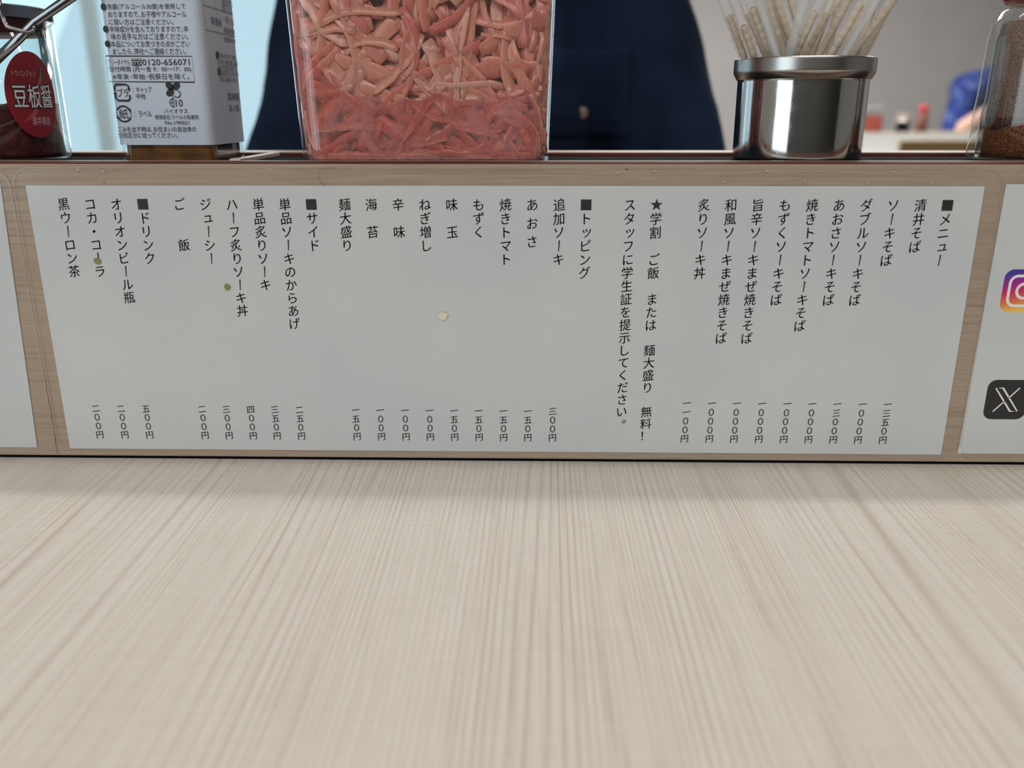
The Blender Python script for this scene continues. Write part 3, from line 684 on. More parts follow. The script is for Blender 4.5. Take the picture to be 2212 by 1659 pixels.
arrowhead(pr, cx+r*math.cos(.45), cz+r*math.sin(.45), -PI/2.4, 5*MM); arrowhead(pr, cx-r*math.cos(.45), cz-r*math.sin(.45), PI-PI/2.4+.1, 5*MM)
pr.text(gt['紙'], cx-10*MM, cx+10*MM, cz-10*MM, cz+10*MM); pr.obj('recycling_mark', INK, lab)
pr = Print(F_)
for px, py, an in ((367, 186, .7), (381, 186, -.7), (368, 200, -.6)):
    x, z = fp(px, py); pts = []
    for k in range(18):
        u, v = 9.5*MM*math.cos(2*PI*k/18), 7*MM*math.sin(2*PI*k/18); pts.append((x+u*math.cos(an)+v*math.sin(an), z-u*math.sin(an)+v*math.cos(an)))
    pr.poly(pts)
x, z = fp(383, 203); pr.ring(x, z, 7*MM, 1.8*MM, -150, 80)
x, z = fp(376, 222); pr.ring(x, z, 9*MM, 1.2*MM, 85, 275); pr.line([(x-9*MM, z), (x, z)], 1*MM); pr.line([(x, z-9*MM), (x, z+16*MM)], 1.2*MM); pr.ring(x, z, 4.5*MM, 1*MM, 90, 270, r2=9*MM)
x, z = fp(387, 222); pr.text(gt['10'], x-7*MM, x+8*MM, z-8*MM, z+7*MM); pr.obj('plant_mark', INK, lab)
# side face
def sp_(px, py): q = at(px, py, 0, BX1); return (q.y, q.z)
pr = Print(Sd); pr2 = Print(Sd)
def stext(p, g, x0, x1, y0, y1):
    A, B = sp_(x0, (y0+y1)/2), sp_(x1, (y0+y1)/2); zt, zb = sp_(x0+2, y0)[1], sp_(x0+2, y1)[1]
    A = (max(A[0], BY0+.0045), A[1]); B = (min(B[0], BY1-.003), B[1]); p.text(g, A[0], B[0], zb, zt)
for r in srows: stext(pr, gt[r[0]], *r[1:])
stext(pr2, gt['サン食品'], 494, 514, 36, 54); 
for px, py in ((464, 119), (468, 155)): q = sp_(px+4, py); pr.disc(q[0], q[1], .0018)
pa, pb, pc = sp_(455, 16), sp_(455, 67), sp_(515, 67)
y0_, y1_ = BY0+.0035, BY1-.003
for z in (pa[1], pb[1]): pr.line([(y0_, z), (y1_, z)], .00025)
pr.line([(y0_, pb[1]), (y0_, pa[1]+.02)], .00025); pr.line([(y0_+.016, pb[1]), (y0_+.016, pa[1]+.02)], .0002)
pr.obj('side_lettering', INK, lab); pr2.obj('side_lettering', mat('red_ink', (.55,.02,.02), .6), lab)['label'] = 'red maker name on the side face'

# ------------------------------------------------------------------ bean paste jar
JX, JY, JR = -.2553, .0625, .0315
LEVER = mat('dark_polished_steel', (.22,.22,.23), .14, 1.0)
jar = thing('paste_jar', 'glass jar of dark red chilli bean paste with oval red sticker', 'jar', (JX, JY, TZ))
mesh_obj('glass_wall', lathe(bmesh.new(), [(0, TZ), (JR-.002, TZ), (JR, TZ+.002), (JR, .2045), (JR-.0025, .2045), (JR-.0025, TZ+.0010), (0, TZ+.0010)], JX, JY, 72), GLASS, jar, True)
for k in (-1,):   # dark tinted tube painting the refraction line at the glass edge
    mesh_obj('refraction_strip', tube(bmesh.new(), [(JX+JR-.0020, JY-.001, TZ+.0272), (JX+JR-.0020, JY-.001, .2044)], .0016, 10), EDGETINT, jar, True)
PASTE = mat('bean_paste', (.16,.022,.018), .35, spec=.6); t = NT(PASTE)
n1 = t.noise(t.coords((1,1,1)), 190, 5, .65); t.link(t.ramp(n1, [(.35, (.055,.008,.010)), (.6, (.17,.025,.020)), (.8, (.30,.07,.03))]), t.b.inputs['Base Color']); t.bump(n1, .6, .001)
bm = lathe(bmesh.new(), [(0, TZ+.0012)] + [(JR-.0028, TZ+.0013+.0247*i/12) for i in range(13)] + [((JR-.0028)*(1-i/8), .1655) for i in range(1, 9)], JX, JY, 64)
for v in bm.verts:
    if v.co.z > .160: v.co.z += .0022*noise.noise(v.co*160) + .0012*noise.noise(v.co*420)
tag(mesh_obj('bean_paste', bm, PASTE, None, True), 'dark red chilli bean paste half filling the glass jar', 'paste', kind='stuff')
lid = mesh_obj('lid', lathe(bmesh.new(), [(0, .2105), (JR*.98, .2105), (JR+.0012, .2098), (JR+.0012, .2048), (JR-.001, .2046), (0, .2046)], JX, JY, 64), WIRE, jar, True)
lid.modifiers.new('split', 'EDGE_SPLIT').split_angle = .6
mesh_obj('gasket', lathe(bmesh.new(), [(JR-.0035, .2045), (JR-.0035, .1985), (0, .1985), (0, .2045)], JX, JY, 64), mat('red_gasket', (.16,.03,.03), .6), jar, True)['label'] = 'dark red seal under the lid'
yb = .0285
def W(px, py, y=yb): return at(px, py, 1, y)
# lever: flat steel bar running up to the right; wire bail hooked round it
bm = bmesh.new(); tube(bm, [W(-40, 160), W(40, 84), W(75, 48), W(180, -24), W(260, -70)], [.0022, .0022, .0021, .0023, .0023], 12, flat=.45, up=(0,1,0)); mesh_obj('lever', bm, LEVER, jar, True)['label'] = 'flat steel lever crossing the jar upward to the right'
bm = bmesh.new(); tube(bm, [W(-5, -30, .0265), W(2, 20, .0265), W(8, 45, .0262), (W(15, 57, .026)), W(24, 61, .026), W(62, 71, .026), W(72, 67, .0262), W(75, 58, .027)], .0009, 10); mesh_obj('wire_bail', bm, LEVER, jar, True)
# oval sticker wrapped on the glass
QA = math.atan2(-(JY-.032), (-.2200-JX)); q0 = at(62, 205, 1, JY-JR*.93)
ang0 = 1.11      # angle round the jar from facing -Y
def cyl(off):
    def fn(u, v, l=0):
        a = ang0+u/JR; r = JR+off+.00006*l; return (JX+r*math.sin(a), JY-r*math.cos(a), v)
    return fn
SZ = at(62, 205, 1, .046).z; SW, SH = .0130, .0198
ST = mat('red_sticker', (.215,.010,.016), .4, spec=.4)
pr = Print(cyl(.0003)); NU, NV = 20, 24; vs, fs = [], []
def oval(a, b): return (a*SW*math.sqrt(max(0, 1-b*b*.5)), SZ + b*SH*math.sqrt(max(0, 1-a*a*.5)))
for i in range(NU+1):
    for j in range(NV+1): vs.append(oval(-1+2*i/NU, -1+2*j/NV))
for i in range(NU):
    for j in range(NV): k = i*(NV+1)+j; fs.append((k, k+NV+1, k+NV+2, k+1))
pr.add(vs, fs); stick = pr.obj('oval_sticker', ST, jar); stick['label'] = 'red oval sticker with white characters and a chilli drawing'
gb2 = glyphs(['豆板醤'], off=.045); gb3 = glyphs(['豆板醤'], off=.006)
pr = Print(cyl(.0006)); pr.text(gb2['豆板醤'], -.0103, .0101, SZ-.0066, SZ+.0053); pr.obj('bold_lettering', INK, stick)
pr = Print(cyl(.0008)); pr.text(gb3['豆板醤'], -.0098, .0096, SZ-.0060, SZ+.0047); pr.obj('bold_lettering', mat('silver_ink', (.60,.62,.62), .5), stick)
pr = Print(cyl(.0005)); pr.text(gt['トウバンジャン'], -.0088, .0022, SZ+.0082, SZ+.0112); pr.text(gt['清井商店'], -.0030, .0068, SZ-.0140, SZ-.0100); pr.obj('lettering', mat('pale_pink_ink', (.60,.40,.40), .6), stick)
pr = Print(cyl(.0004)); pr.line([(-.0088, SZ+.0062), (-.0088, SZ+.0085), (.0086, SZ+.0073)], .00018); pr.line([(-.0070, SZ-.0085), (.0086, SZ-.0088)], .00018); pr.obj('gold_line', mat('dull_gold', (.30,.14,.05), .5), stick)
pr = Print(cyl(.00045)); pr.line([(.0042, SZ+.0075), (.0036, SZ+.003), (.0022, SZ-.003), (-.0010, SZ-.0085), (-.0062, SZ-.0122)], [.0016, .0024, .0026, .0022, .0004]); pr.obj('chilli_drawing', mat('pale_red', (.36,.06,.07), .5), stick)
pr = Print(cyl(.00055)); pr.line([(.0062, SZ+.0125), (.0052, SZ+.0100), (.0046, SZ+.0065)], [.0005, .0006, .0016]); pr.obj('chilli_stalk', mat('leaf_green', (.07,.22,.05), .5), stick)

# ------------------------------------------------------------------ chilli powder bottle
HX, HY, HR = .2577, .0620, .0240
GREYG, _ = shell('grey_refraction_tint', (.66,.67,.65), .05, (.3,.3,.29), rough=.03)  # grey tint paints the darkening by refraction in the thick wall
cb = thing('chilli_bottle', 'tall glass shaker of ground red chilli with a red cap at the right', 'bottle', (HX, HY, TZ))
prof = [(0, TZ), (HR-.0015, TZ), (HR+.0010, TZ+.002), (HR+.0008, TZ+.02), (HR, .170), (HR-.0006, .195), (HR-.0015, .2025), (HR-.0042, .2075), (HR-.0085, .2095), (HR-.0090, .2120)]
mesh_obj('glass_wall', lathe(bmesh.new(), prof, HX, HY, 64), GLASS, cb, True)
inn = [(r-.0030 if r > .004 else r, z+(.004 if r < .024 and z < .14 else 0)) for r, z in prof[:-2]]
mesh_obj('inner_glass', lathe(bmesh.new(), [(0, TZ+.001), (HR-.003, TZ+.001), (HR-.0028, TZ+.02), (HR-.0038, .170), (HR-.0042, .195), (HR-.006, .203)], HX, HY, 64), GREYG, cb, True)
mesh_obj('cap', lathe(bmesh.new(), [(0, .236), (HR-.006, .236), (HR-.005, .235), (HR-.0045, .2128), (HR-.006, .2110), (0, .2110)], HX, HY, 48), mat('dark_red_cap', (.25,.03,.035), .25), cb, True)
POW = mat('ground_chilli', (.30,.09,.03), .8); t = NT(POW)
n1 = t.noise(t.coords((1,1,1)), 1300, 3, .7); t.link(t.ramp(n1, [(.36, (.07,.018,.010)), (.48, (.36,.085,.028)), (.60, (.65,.22,.07)), (.70, (.85,.48,.22))]), t.b.inputs['Base Color']); t.bump(n1, 1, .0006)
bm = lathe(bmesh.new(), [(0, TZ+.0014)] + [(HR-.0055, TZ+.0015+.0302*i/10) for i in range(11)] + [((HR-.0055)*(1-i/8), .1712) for i in range(1, 9)], HX, HY, 56)
for v in bm.verts:
    if v.co.z > .16: v.co.z += (v.co.x-HX)*.45 + .002*noise.noise(v.co*180)
tag(mesh_obj('chilli_powder', bm, POW, None, True), 'coarse red-brown ground chilli inside the glass shaker', 'spice', kind='stuff')
DUST, dt = shell('chilli_dust_film', (1,1,1), .5, (.42,.17,.09), rough=.5, ior=1.01)
nn = dt.noise(dt.coords((1,1,1)), 1500, 2, .7); big = dt.noise(dt.coords((60,60,18)), 1, 3)
mm = dt.node('ShaderNodeMath', operation='ADD'); dt.link(nn, mm.inputs[0]); dt.link(big, mm.inputs[1])
dt.link(dt.ramp(mm.outputs[0], [(.80, (.35,.35,.35)), (1.05, (1,1,1))]), dt.a.inputs[0])
dc = dt.ramp(nn, [(.38, (.30,.08,.04)), (.5, (.66,.40,.32)), (.62, (.85,.70,.62))]); dt.link(dc, dt.df.inputs[0]); dt.link(dc, dt.tl.inputs[0])
mesh_obj('dust_film', lathe(bmesh.new(), [(HR-.0052, .160), (HR-.0060, .195), (HR-.0080, .2035)], HX, HY, 56), DUST, cb, True)['label'] = 'film of chilli dust clinging to the glass'

# ------------------------------------------------------------------ people
def skin_bm(nodes, edges, bx=None, bz=None):
    """nodes: name -> (co, radius or (wide, thick)); overlapping tapered beads that fuse() melts into one surface"""
    out = bmesh.new(); B = Matrix.Identity(4)
    if bx is not None:
        X = bx.normalized(); Z = (bz-X*bz.dot(X)).normalized(); Y = Z.cross(X); B = Matrix((X, Y, Z)).transposed().to_4x4()
    me = bpy.data.meshes.new('bead'); b = bmesh.new(); bmesh.ops.create_icosphere(b, subdivisions=2, radius=1); b.to_mesh(me); b.free()
    for p, q in edges:
        (c0, r0), (c1, r1) = nodes[p], nodes[q]; r0 = r0 if isinstance(r0, tuple) else (r0, r0); r1 = r1 if isinstance(r1, tuple) else (r1, r1)
        n = max(2, int((c1-c0).length/(min(r0[1], r1[1])*.38)))
        for i in range(n+1):
            f = i/n; e = r0[0]+(r1[0]-r0[0])*f; t_ = r0[1]+(r1[1]-r0[1])*f; k = len(out.verts)
            out.from_mesh(me); out.verts.ensure_lookup_table()
            T = Matrix.Translation(c0.lerp(c1, f)) @ B @ Matrix.Diagonal((e, t_, (e+t_)/2 if bx is None else e, 1))
            for v in out.verts[k:]: v.co = T @ v.co
    bpy.data.meshes.remove(me); return out
def fuse(bms, voxel, smooth=2, wr=0.0, seed=0):
    """join shapes into one continuous surface"""
    me = bpy.data.meshes.new('f'); a = bmesh.new()
    for b in bms:
        t_ = bpy.data.meshes.new('t'); b.to_mesh(t_); b.free(); a.from_mesh(t_); bpy.data.meshes.remove(t_)
    a.to_mesh(me); a.free(); o = bpy.data.objects.new('f', me); C.objects.link(o)
    r = o.modifiers.new('r', 'REMESH'); r.mode = 'VOXEL'; r.voxel_size = voxel
    s = o.modifiers.new('s', 'SMOOTH'); s.iterations = smooth; s.factor = .5
    bpy.context.view_layer.update(); out = bpy.data.meshes.new_from_object(o.evaluated_get(_dg()))
    bpy.data.objects.remove(o); bpy.data.meshes.remove(me)
    if wr:
        out_n = [v.normal.copy() for v in out.vertices]
        for v, nn_ in zip(out.vertices, out_n):
            p = v.co; f = noise.noise(Vector((p.x*9+seed, p.y*9, p.z*4)))*wr + noise.noise(Vector((p.x*26, p.y*26+seed, p.z*12)))*wr*.35
            v.co = p + nn_*f
    return out
def ell(c, rx, ry, rz, rot=0, seg=20):
    bm = bmesh.new(); bmesh.ops.create_uvsphere(bm, u_segments=seg, v_segments=seg//2+4, radius=1)
    bm.transform(Matrix.Translation(c) @ Matrix.Rotation(rot, 4, 'Z') @ Matrix.Diagonal((rx, ry, rz, 1))); return bm
def hand_nodes(wrist, fwd, up, side, s=1.0):
    """palm, four unequal fingers and thumb; fwd along the fingers, side toward the thumb"""
    N, E = {}, []
    N['w'] = (wrist, (.024*s, .020*s)); N['p'] = (wrist+fwd*.055*s, (.034*s, .015*s)); N['k'] = (wrist+fwd*.085*s, (.034*s, .013*s)); E += [('w','p'), ('p','k')]
    out = [skin_bm(N, E, side, fwd)]
    for i, (off, ln) in enumerate(((.026, .070), (.009, .078), (-.009, .072), (-.026, .057))):
        b = wrist+fwd*.075*s+side*off*s
        n = {'a': (b, .0095*s), 'b': (b+fwd*.028*s+side*off*.15, .0090*s), 'c': (b+fwd*(.028+ln*.40)*s-up*.010*s+side*off*.2, .0082*s), 'd': (b+fwd*(.028+ln*.66)*s-up*.026*s+side*off*.2, .0070*s)}
        out.append(skin_bm(n, [('a','b'), ('b','c'), ('c','d')]))
    b = wrist+fwd*.025*s+side*.020*s
    out.append(skin_bm({'a': (b, .012*s), 'b': (b+fwd*.022*s+side*.022*s, .011*s), 'c': (b+fwd*.048*s+side*.030*s-up*.006*s, .0095*s), 'd': (b+fwd*.066*s+side*.028*s-up*.012*s, .0080*s)}, [('a','b'), ('b','c'), ('c','d')]))
    return out
def head_bms(c, yaw, pitch=0):
    """head about .23 m tall, facing -Y before yaw"""
    M = Matrix.Translation(c) @ Matrix.Rotation(yaw, 4, 'Z') @ Matrix.Rotation(pitch, 4, 'X'); parts = []
    def e(x, y, z, rx, ry, rz): 
        b = ell((0,0,0), rx, ry, rz); b.transform(M @ Matrix.Translation((x, y, z))); parts.append(b)
    e(0, .012, .025, .076, .094, .090); e(0, -.012, -.035, .062, .074, .078); e(0, -.050, -.088, .028, .026, .022)
    e(0, -.092, -.012, .011, .014, .026); e(0, -.100, -.030, .016, .012, .010)
    for s in (-1, 1):
        e(s*.078, .012, -.008, .009, .018, .030); e(s*.030, -.080, .022, .026, .012, .009); e(s*.034, -.066, -.030, .024, .020, .022)
    e(0, -.086, -.057, .024, .010, .006); e(0, -.083, -.067, .020, .010, .006)
    e(0, .020, -.11, .052, .052, .06)
    return parts, M
def head_extras(M, parent):
    for s in (-1, 1):
        b = ell((0,0,0), .0125, .0125, .0115, seg=14); b.transform(M @ Matrix.Translation((s*.030, -.0765, .006))); mesh_obj('eye', b, mat('eye_white', (.75,.73,.70), .2), parent, True)
        b = ell((0,0,0), .0055, .003, .0055, seg=12); b.transform(M @ Matrix.Translation((s*.030, -.0880, .005))); mesh_obj('iris', b, mat('dark_iris', (.02,.012,.008), .2), parent, True)
        b = ell((0,0,0), .018, .004, .0035, seg=12); b.transform(M @ Matrix.Translation((s*.031, -.0905, .030))); mesh_obj('eyebrow', b, HAIR, parent, True)
    b = ell((0,0,0), .021, .006, .0065, seg=14); b.transform(M @ Matrix.Translation((0, -.0915, -.062))); mesh_obj('lips', b, mat('lips', (.42,.17,.14), .4), parent, True)
    hs = []
    for x, y, z, rx, ry, rz in ((0,.022,.045,.084,.098,.088), (0,.050,.0,.080,.075,.085), (-.04,-.045,.085,.050,.040,.030), (.035,-.045,.088,.050,.040,.030)):
        b = ell((0,0,0), rx, ry, rz); b.transform(M @ Matrix.Translation((x, y, z))); hs.append(b)
    me = fuse(hs, .006, 2, .004); data_obj('hair', me, HAIR, parent, True)
def person(label, cx, cy, zt, J, yaw, shirt, cuff, headpos, voxel=.006, head_yaw=0):
    """J: joint points (world) for a seated figure; cuff: share of the forearm the sleeve covers"""
    V = Vector; root = thing('person', label, 'person', (cx, cy, ZF)); bms = []
    pel, che, nk = J['pelvis'], J['chest'], J['neck']; hd = headpos
    n = {'pel': (pel, (.145,.115)), 'waist': (pel.lerp(che, .42), (.125,.10)), 'che': (che, (.15,.115)), 'ub': (che.lerp(nk, .6), (.12,.09)), 'nk': (nk, .056), 'hd': (nk.lerp(hd, .5), .052)}
    e = [('pel','waist'), ('waist','che'), ('che','ub'), ('ub','nk'), ('nk','hd')]
    for s in 'lr':
        n['s'+s] = (J['sh'+s], .060); n['e'+s] = (J['el'+s], .040); n['w'+s] = (J['wr'+s], .026); e += [('ub','s'+s), ('s'+s,'e'+s), ('e'+s,'w'+s)]
        n['m'+s] = (J['el'+s].lerp(J['wr'+s], .35), .039); e[-1] = ('e'+s, 'm'+s); e.append(('m'+s, 'w'+s))
        n['h'+s] = (J['hip'+s], .085); n['k'+s] = (J['kn'+s], .060); n['a'+s] = (J['an'+s], .040); n['t'+s] = (J['to'+s], (.040, .028)); e += [('pel','h'+s), ('h'+s,'k'+s), ('k'+s,'a'+s), ('a'+s,'t'+s)]
    bms.append(skin_bm(n, e))
    for s in 'lr':
        fwd = (J['hd'+s]-J['wr'+s]).normalized(); sd = J['th'+s]; sd = (sd-fwd*sd.dot(fwd)).normalized(); up = fwd.cross(sd).normalized()
        if up.z < 0: up = -up
        bms += hand_nodes(J['wr'+s], fwd, up, sd, 1.0)
    hp, M = head_bms(hd, yaw+head_yaw); bms += hp
    data_obj('body', fuse(bms, voxel, 2), SKIN, root, True); head_extras(M, root)
    # shirt and trousers follow the same joints
    n2 = {'pel': (pel, (.165,.135)), 'waist': (n['waist'][0], (.160,.125)), 'che': (che, (.178,.138)), 'ub': (n['ub'][0], (.150,.110)), 'nk': (nk-V((0,0,.02)), .074)}; e2 = [('pel','waist'), ('waist','che'), ('che','ub'), ('ub','nk')]
    for s in 'lr':
        n2['s'+s] = (J['sh'+s], .082)
        n2['u'+s] = (J['sh'+s].lerp(J['el'+s], .55), .066); e2 += [('ub','s'+s), ('s'+s,'u'+s)]
        if cuff > 0: n2['e'+s] = (J['el'+s], .060); n2['w'+s] = (J['el'+s].lerp(J['wr'+s], cuff), .040); e2 += [('u'+s,'e'+s), ('e'+s,'w'+s)]
        else: n2['e'+s] = (J['sh'+s].lerp(J['el'+s], .92), .062); e2 += [('u'+s,'e'+s)]
    data_obj('shirt', fuse([skin_bm(n2, e2)], voxel*1.4, 2, .012, cx*7), shirt, root, True)
    n3 = {'pel': (pel-V((0,0,.03)), (.160,.130))}; e3 = []
    for s in 'lr': n3['h'+s] = (J['hip'+s], .100); n3['k'+s] = (J['kn'+s], .078); n3['a'+s] = (J['kn'+s].lerp(J['an'+s], .92), .062); e3 += [('pel','h'+s), ('h'+s,'k'+s), ('k'+s,'a'+s)]
    data_obj('trousers', fuse([skin_bm(n3, e3)], voxel*1.8, 2, .006), mat('dark_trousers', (.02,.02,.025), .9), root, True)
    for s in 'lr':
        d = (J['to'+s]-J['an'+s]); d.z = 0; d.normalize(); c = J['an'+s].lerp(J['to'+s], .45); c.z = ZF+.035
        b = ell((0,0,0), .046, .135, .035); b.transform(Matrix.Translation(c) @ Matrix.Rotation(math.atan2(-d.x, d.y), 4, 'Z'));
        for v in b.verts: v.co.z = max(v.co.z, ZF+.002)
        mesh_obj('shoe', b, mat('black_shoe', (.02,.02,.02), .5), root, True)
    return root
def joints(cx, cy, zs, f=-1):
    """default seated joints, facing f*Y"""
    V = Vector; J = {'pelvis': V((cx, cy-f*.06, -.22)), 'chest': V((cx, cy-f*.02, zs-.14)), 'neck': V((cx, cy, zs+.075))}
    for s, k in (('l', -1), ('r', 1)):
        J['sh'+s] = V((cx+k*.175, cy, zs)); J['el'+s] = V((cx+k*.235, cy+f*.06, .055)); J['wr'+s] = V((cx+k*.10, cy+f*.24, .045)); J['hd'+s] = V((cx+k*.0, cy+f*.30, .035)); J['th'+s] = V((0, -f*1.0, .3))
        J['hip'+s] = V((cx+k*.09, cy+f*.02, -.24)); J['kn'+s] = V((cx+k*.12, cy+f*.42, -.25)); J['an'+s] = V((cx+k*.12, cy+f*.36, ZF+.09)); J['to'+s] = V((cx+k*.13, cy+f*.50, ZF+.03))
    return J
PX, PY = -.045, .685
J = joints(PX, PY, .30)
for s, k in (('l', -1), ('r', 1)):
    J['sh'+s].x = PX+k*.150; J['el'+s] = Vector((PX+.005+k*.233, PY-.075, .05)); J['wr'+s] = Vector((PX+k*.11, PY-.26, .034)); J['hd'+s] = Vector((PX+k*.03, PY-.32, .020)); J['kn'+s].z = -.24
p1 = person('person in a navy shirt seated across the table behind the ginger box', PX, PY, 0, J, 0, NAVY, .93, Vector((PX, PY-.01, .52)))
# front placket, breast pocket and buttons lie on the cloth
from mathutils.bvhtree import BVHTree
shirt = [c for c in p1.children if c.name.startswith('shirt')][0]; bv = BVHTree.FromPolygons([v.co for v in shirt.data.vertices], [tuple(p.vertices) for p in shirt.data.polygons])
def onshirt(x, z, off=.0015):
    h = bv.ray_cast(Vector((x, -.2, z)), Vector((0, 1, 0))); return (h[0] + Vector((0, -off, 0))) if h[0] else None
def patch(name, x0, x1, z0, z1, m, nx=10, nz=20):
    b = bmesh.new(); g = [[onshirt(x0+(x1-x0)*i/nx, z0+(z1-z0)*j/nz) for j in range(nz+1)] for i in range(nx+1)]
    g = [[b.verts.new(p) if p else None for p in r] for r in g]
    for i in range(nx):
        for j in range(nz):
            q = (g[i][j], g[i+1][j], g[i+1][j+1], g[i][j+1])
            if all(q): b.faces.new(q)
    o = mesh_obj(name, b, m, p1, True); md = o.modifiers.new('thick', 'SOLIDIFY'); md.thickness = .002; md.offset = 0; return o
patch('placket', PX-.014, PX+.014, .06, .33, NAVY, 4, 30)
patch('breast_pocket', PX+.065, PX+.165, .135, .225, NAVY)
BUTTON = mat('dull_tan_button', (.16,.12,.09), .4)
for x, z in ((PX, .10), (PX, .17), (PX, .24), (PX, .31), (PX+.115, .160)):
    p = onshirt(x, z, .003)
    if p: bm = ell(p, .0065, .0018, .0065, seg=14); mesh_obj('button', bm, BUTTON, p1, True)
# stool
def stool(x, y, label):
    r_ = thing('stool', label, 'stool', (x, y, ZF))
    mesh_obj('seat', loft(bmesh.new(), [rloop(x, y, .20, .18, .03, -.432), rloop(x, y, .20, .18, .03, -.394)]), RAIL, r_)
    for sx in (-1, 1):
        for sy in (-1, 1): mesh_obj('leg', tube(bmesh.new(), [(x+sx*.17, y+sy*.15, ZF), (x+sx*.15, y+sy*.13, -.432)], .016, 12), RAIL, r_, True)
stool(PX, PY+.06, 'wooden stool under the person in navy across the table')

BLUE = mat('blue_patterned_cotton', (.05,.09,.36), .9, spec=.1); t = NT(BLUE)
vo = t.node('ShaderNodeTexVoronoi', _Scale=34); t.link(t.coords((1,1,1)), vo.inputs['Vector'])
t.link(t.ramp(vo.outputs['Distance'], [(.10, (.30,.34,.46)), (.26, (.045,.07,.22)), (.6, (.018,.032,.13))]), t.b.inputs['Base Color'])
QX, QY = 2.47, 4.46
J = joints(QX, QY, .29)
J['neck'].x += .10; J['chest'].x += .04
J['ell'] = Vector((2.16, 4.20, .045)); J['wrl'] = Vector((2.33, 4.08, .20)); J['hdl'] = Vector((2.38, 4.06, .27)); J['thl'] = Vector((-.6, .6, .4)); J['shl'] = Vector((QX-.18, QY-.06, .27))
J['elr'] = Vector((QX+.25, QY-.12, -.01)); J['wrr'] = Vector((QX+.12, QY-.36, -.03)); J['hdr'] = Vector((QX+.04, QY-.43, -.045))
person('person in a blue patterned short-sleeved shirt leaning an elbow on the far table', QX, QY, 0, J, 0, BLUE, 0, Vector((QX+.16, QY-.07, .50)), .008)
stool(QX, QY+.06, 'wooden stool under the person in blue at the far table')

# ------------------------------------------------------------------ far table with its own condiments
ft = thing('dining_table', 'far pale wooden dining table beside the grey wall', 'table', (2.1, 3.95, ZF))
mesh_obj('tabletop', nb(.9, 3.3, 3.40, 4.30, -.102, -.070, .002), TABLE, ft)
for x in (1.0, 3.2):
    for y in (3.5, 4.2): mesh_obj('leg', nb(x-.03, x+.03, y-.03, y+.03, ZF, -.102), RAIL, ft)
fs_ = thing('condiment_shelf', 'far condiment trough with a white front standing on the far table', 'shelf', (2.1, 3.70, -.07))
mesh_obj('front_board', nb(1.0, 3.2, 3.60, 3.616, -.0695, .069, .001), RAIL, fs_)
mesh_obj('trough_floor', nb(1.0, 3.2, 3.617, 3.73, -.0695, .060), BLACK, fs_)
mesh_obj('back_board', nb(1.0, 3.2, 3.731, 3.747, -.0695, .069, .001), RAIL, fs_)
o = mesh_obj('menu_sheet', nb(1.08, 3.1, 3.5975, 3.5992, -.062, .062), PAPER); tag(o, 'white menu sheet on the front of the far condiment trough', 'menu')
fg = thing('ginger_box', 'far box of red pickled ginger with a grey lid beside the steel tin', 'container', (1.53, 3.67, .061))
mesh_obj('box_wall', loft(bmesh.new(), [rloop(1.53, 3.672, .054, .040, .012, .0612), rloop(1.53, 3.672, .058, .043, .012, .158)], True, False), PLASTIC, fg)
mesh_obj('ginger', loft(bmesh.new(), [rloop(1.53, 3.672, .050, .036, .012, .0625), rloop(1.53, 3.672, .053, .038, .012, .140)]), mat('far_red_ginger', (.50,.10,.07), .5), fg)
mesh_obj('lid', loft(bmesh.new(), [rloop(1.53, 3.672, .060, .045, .012, .1585), rloop(1.53, 3.672, .060, .045, .012, .172), rloop(1.53, 3.672, .050, .036, .01, .176)]), mat('grey_lid', (.22,.22,.22), .5), fg)
t2 = thing('steel_tin', 'far steel tin of straws between the red ginger and the chilli shaker', 'tin', (1.685, 3.67, .061))
mesh_obj('body', lathe(bmesh.new(), [(0, .061), (.030, .061), (.030, .112), (.033, .114), (.033, .120), (.029, .120), (.029, .063), (0, .063)], 1.685, 3.672, 32), STEEL, t2, True)
for i in range(7):
    a = 2*PI*i/7; o = mesh_obj('paper_straw', tube(bmesh.new(), [(1.685+.010*math.cos(a), 3.672+.010*math.sin(a), .064), (1.685+.026*math.cos(a), 3.672+.022*math.sin(a), .142+.004*(i % 3))], .0028, 8), STRAW)
    tag(o, 'short tan straw in the far steel tin, '+('rightmost of the ring','right rear one','left rear one','leftmost of the ring','left front one','front middle one','right front one')[i], 'straw', 'straws in the far steel tin')
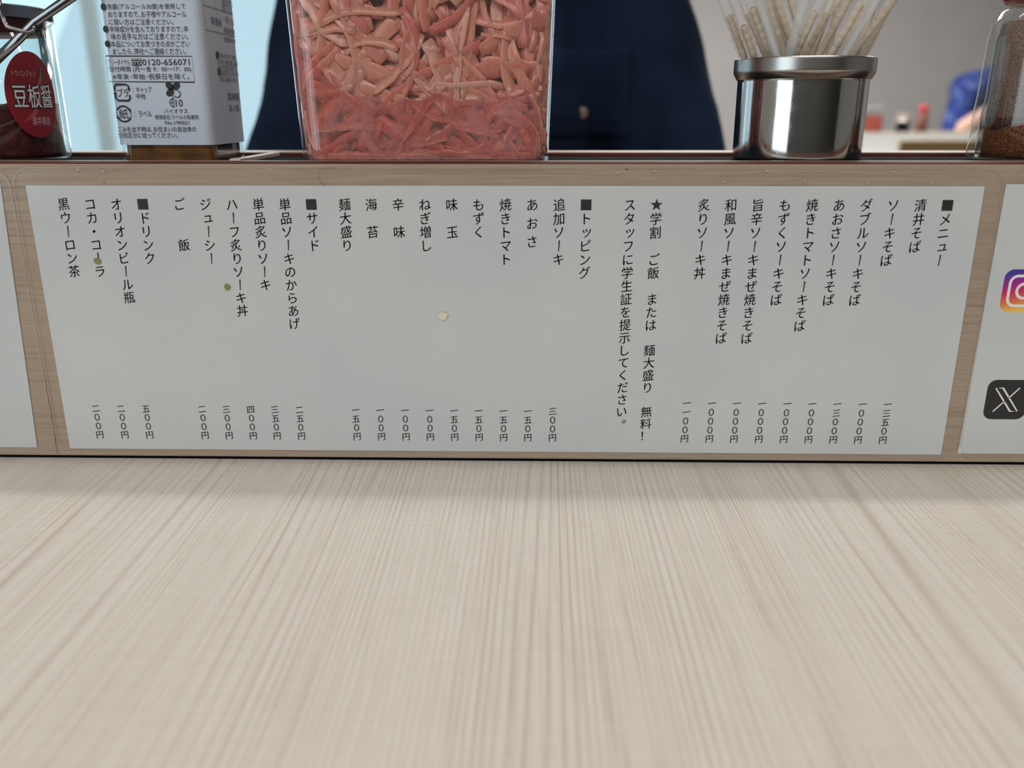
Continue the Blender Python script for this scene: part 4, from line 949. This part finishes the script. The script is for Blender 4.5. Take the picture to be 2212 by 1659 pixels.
t3 = thing('chilli_bottle', 'far chilli shaker with a bright red cap near the person in blue', 'bottle', (1.77, 3.67, .061))
mesh_obj('body', lathe(bmesh.new(), [(0, .061), (.022, .061), (.023, .065), (.022, .140), (.015, .150), (0, .150)], 1.77, 3.672, 32), mat('far_chilli', (.17,.055,.035), .5), t3, True)
mesh_obj('cap', lathe(bmesh.new(), [(0, .1505), (.018, .1505), (.019, .154), (.019, .180), (.016, .184), (0, .184)], 1.77, 3.672, 32), mat('bright_red_cap', (.42,.03,.035), .4), t3, True)
ch = thing('chair', 'wooden chair whose tan top rail shows in front of the far trough', 'chair', (1.60, 3.05, ZF))
TAN = mat('tan_chair_wood', (.40,.29,.15), .5)
mesh_obj('top_rail', nb(1.335, 1.86, 2.82, 2.845, .015, .060, .006), TAN, ch); mesh_obj('back_rail', nb(1.37, 1.83, 2.825, 2.842, -.12, -.09, .004), TAN, ch)
mesh_obj('seat', nb(1.36, 1.84, 2.86, 3.26, -.32, -.285, .008), TAN, ch)
for x in (1.36, 1.84):
    mesh_obj('leg', nb(x-.018, x+.018, 2.822, 2.858, ZF, .0145, .003), TAN, ch); mesh_obj('leg', nb(x-.018, x+.018, 3.225, 3.258, ZF, -.3205, .003), TAN, ch)

# ceiling lamps (fixtures for the panel lights; the one behind the diner is added fill)
LAMPM = bpy.data.materials.new('lamp_diffuser'); LAMPM.use_nodes = True; b = LAMPM.node_tree.nodes['Principled BSDF']
b.inputs['Emission Color'].default_value = (1,.93,.84,1); b.inputs['Emission Strength'].default_value = 1.5
for (x, y, a, c), lb in zip(((.2,-2.3,1.5,.7), (0,.42,1.1,.05), (.8,3.4,1.3,.6)), ('wide added fill-light panel on the ceiling behind the diner', 'long narrow ceiling lamp strip over the table', 'large ceiling lamp panel over the far table')):
    t_ = thing('ceiling_lamp', lb, 'lamp', (x, y, ZC))
    mesh_obj('housing', nb(x-a-.02, x+a+.02, y-c-.02, y+c+.02, 1.69, ZC), FRAME, t_); mesh_obj('diffuser', nb(x-a, x+a, y-c, y+c, 1.68, 1.6895), LAMPM, t_)
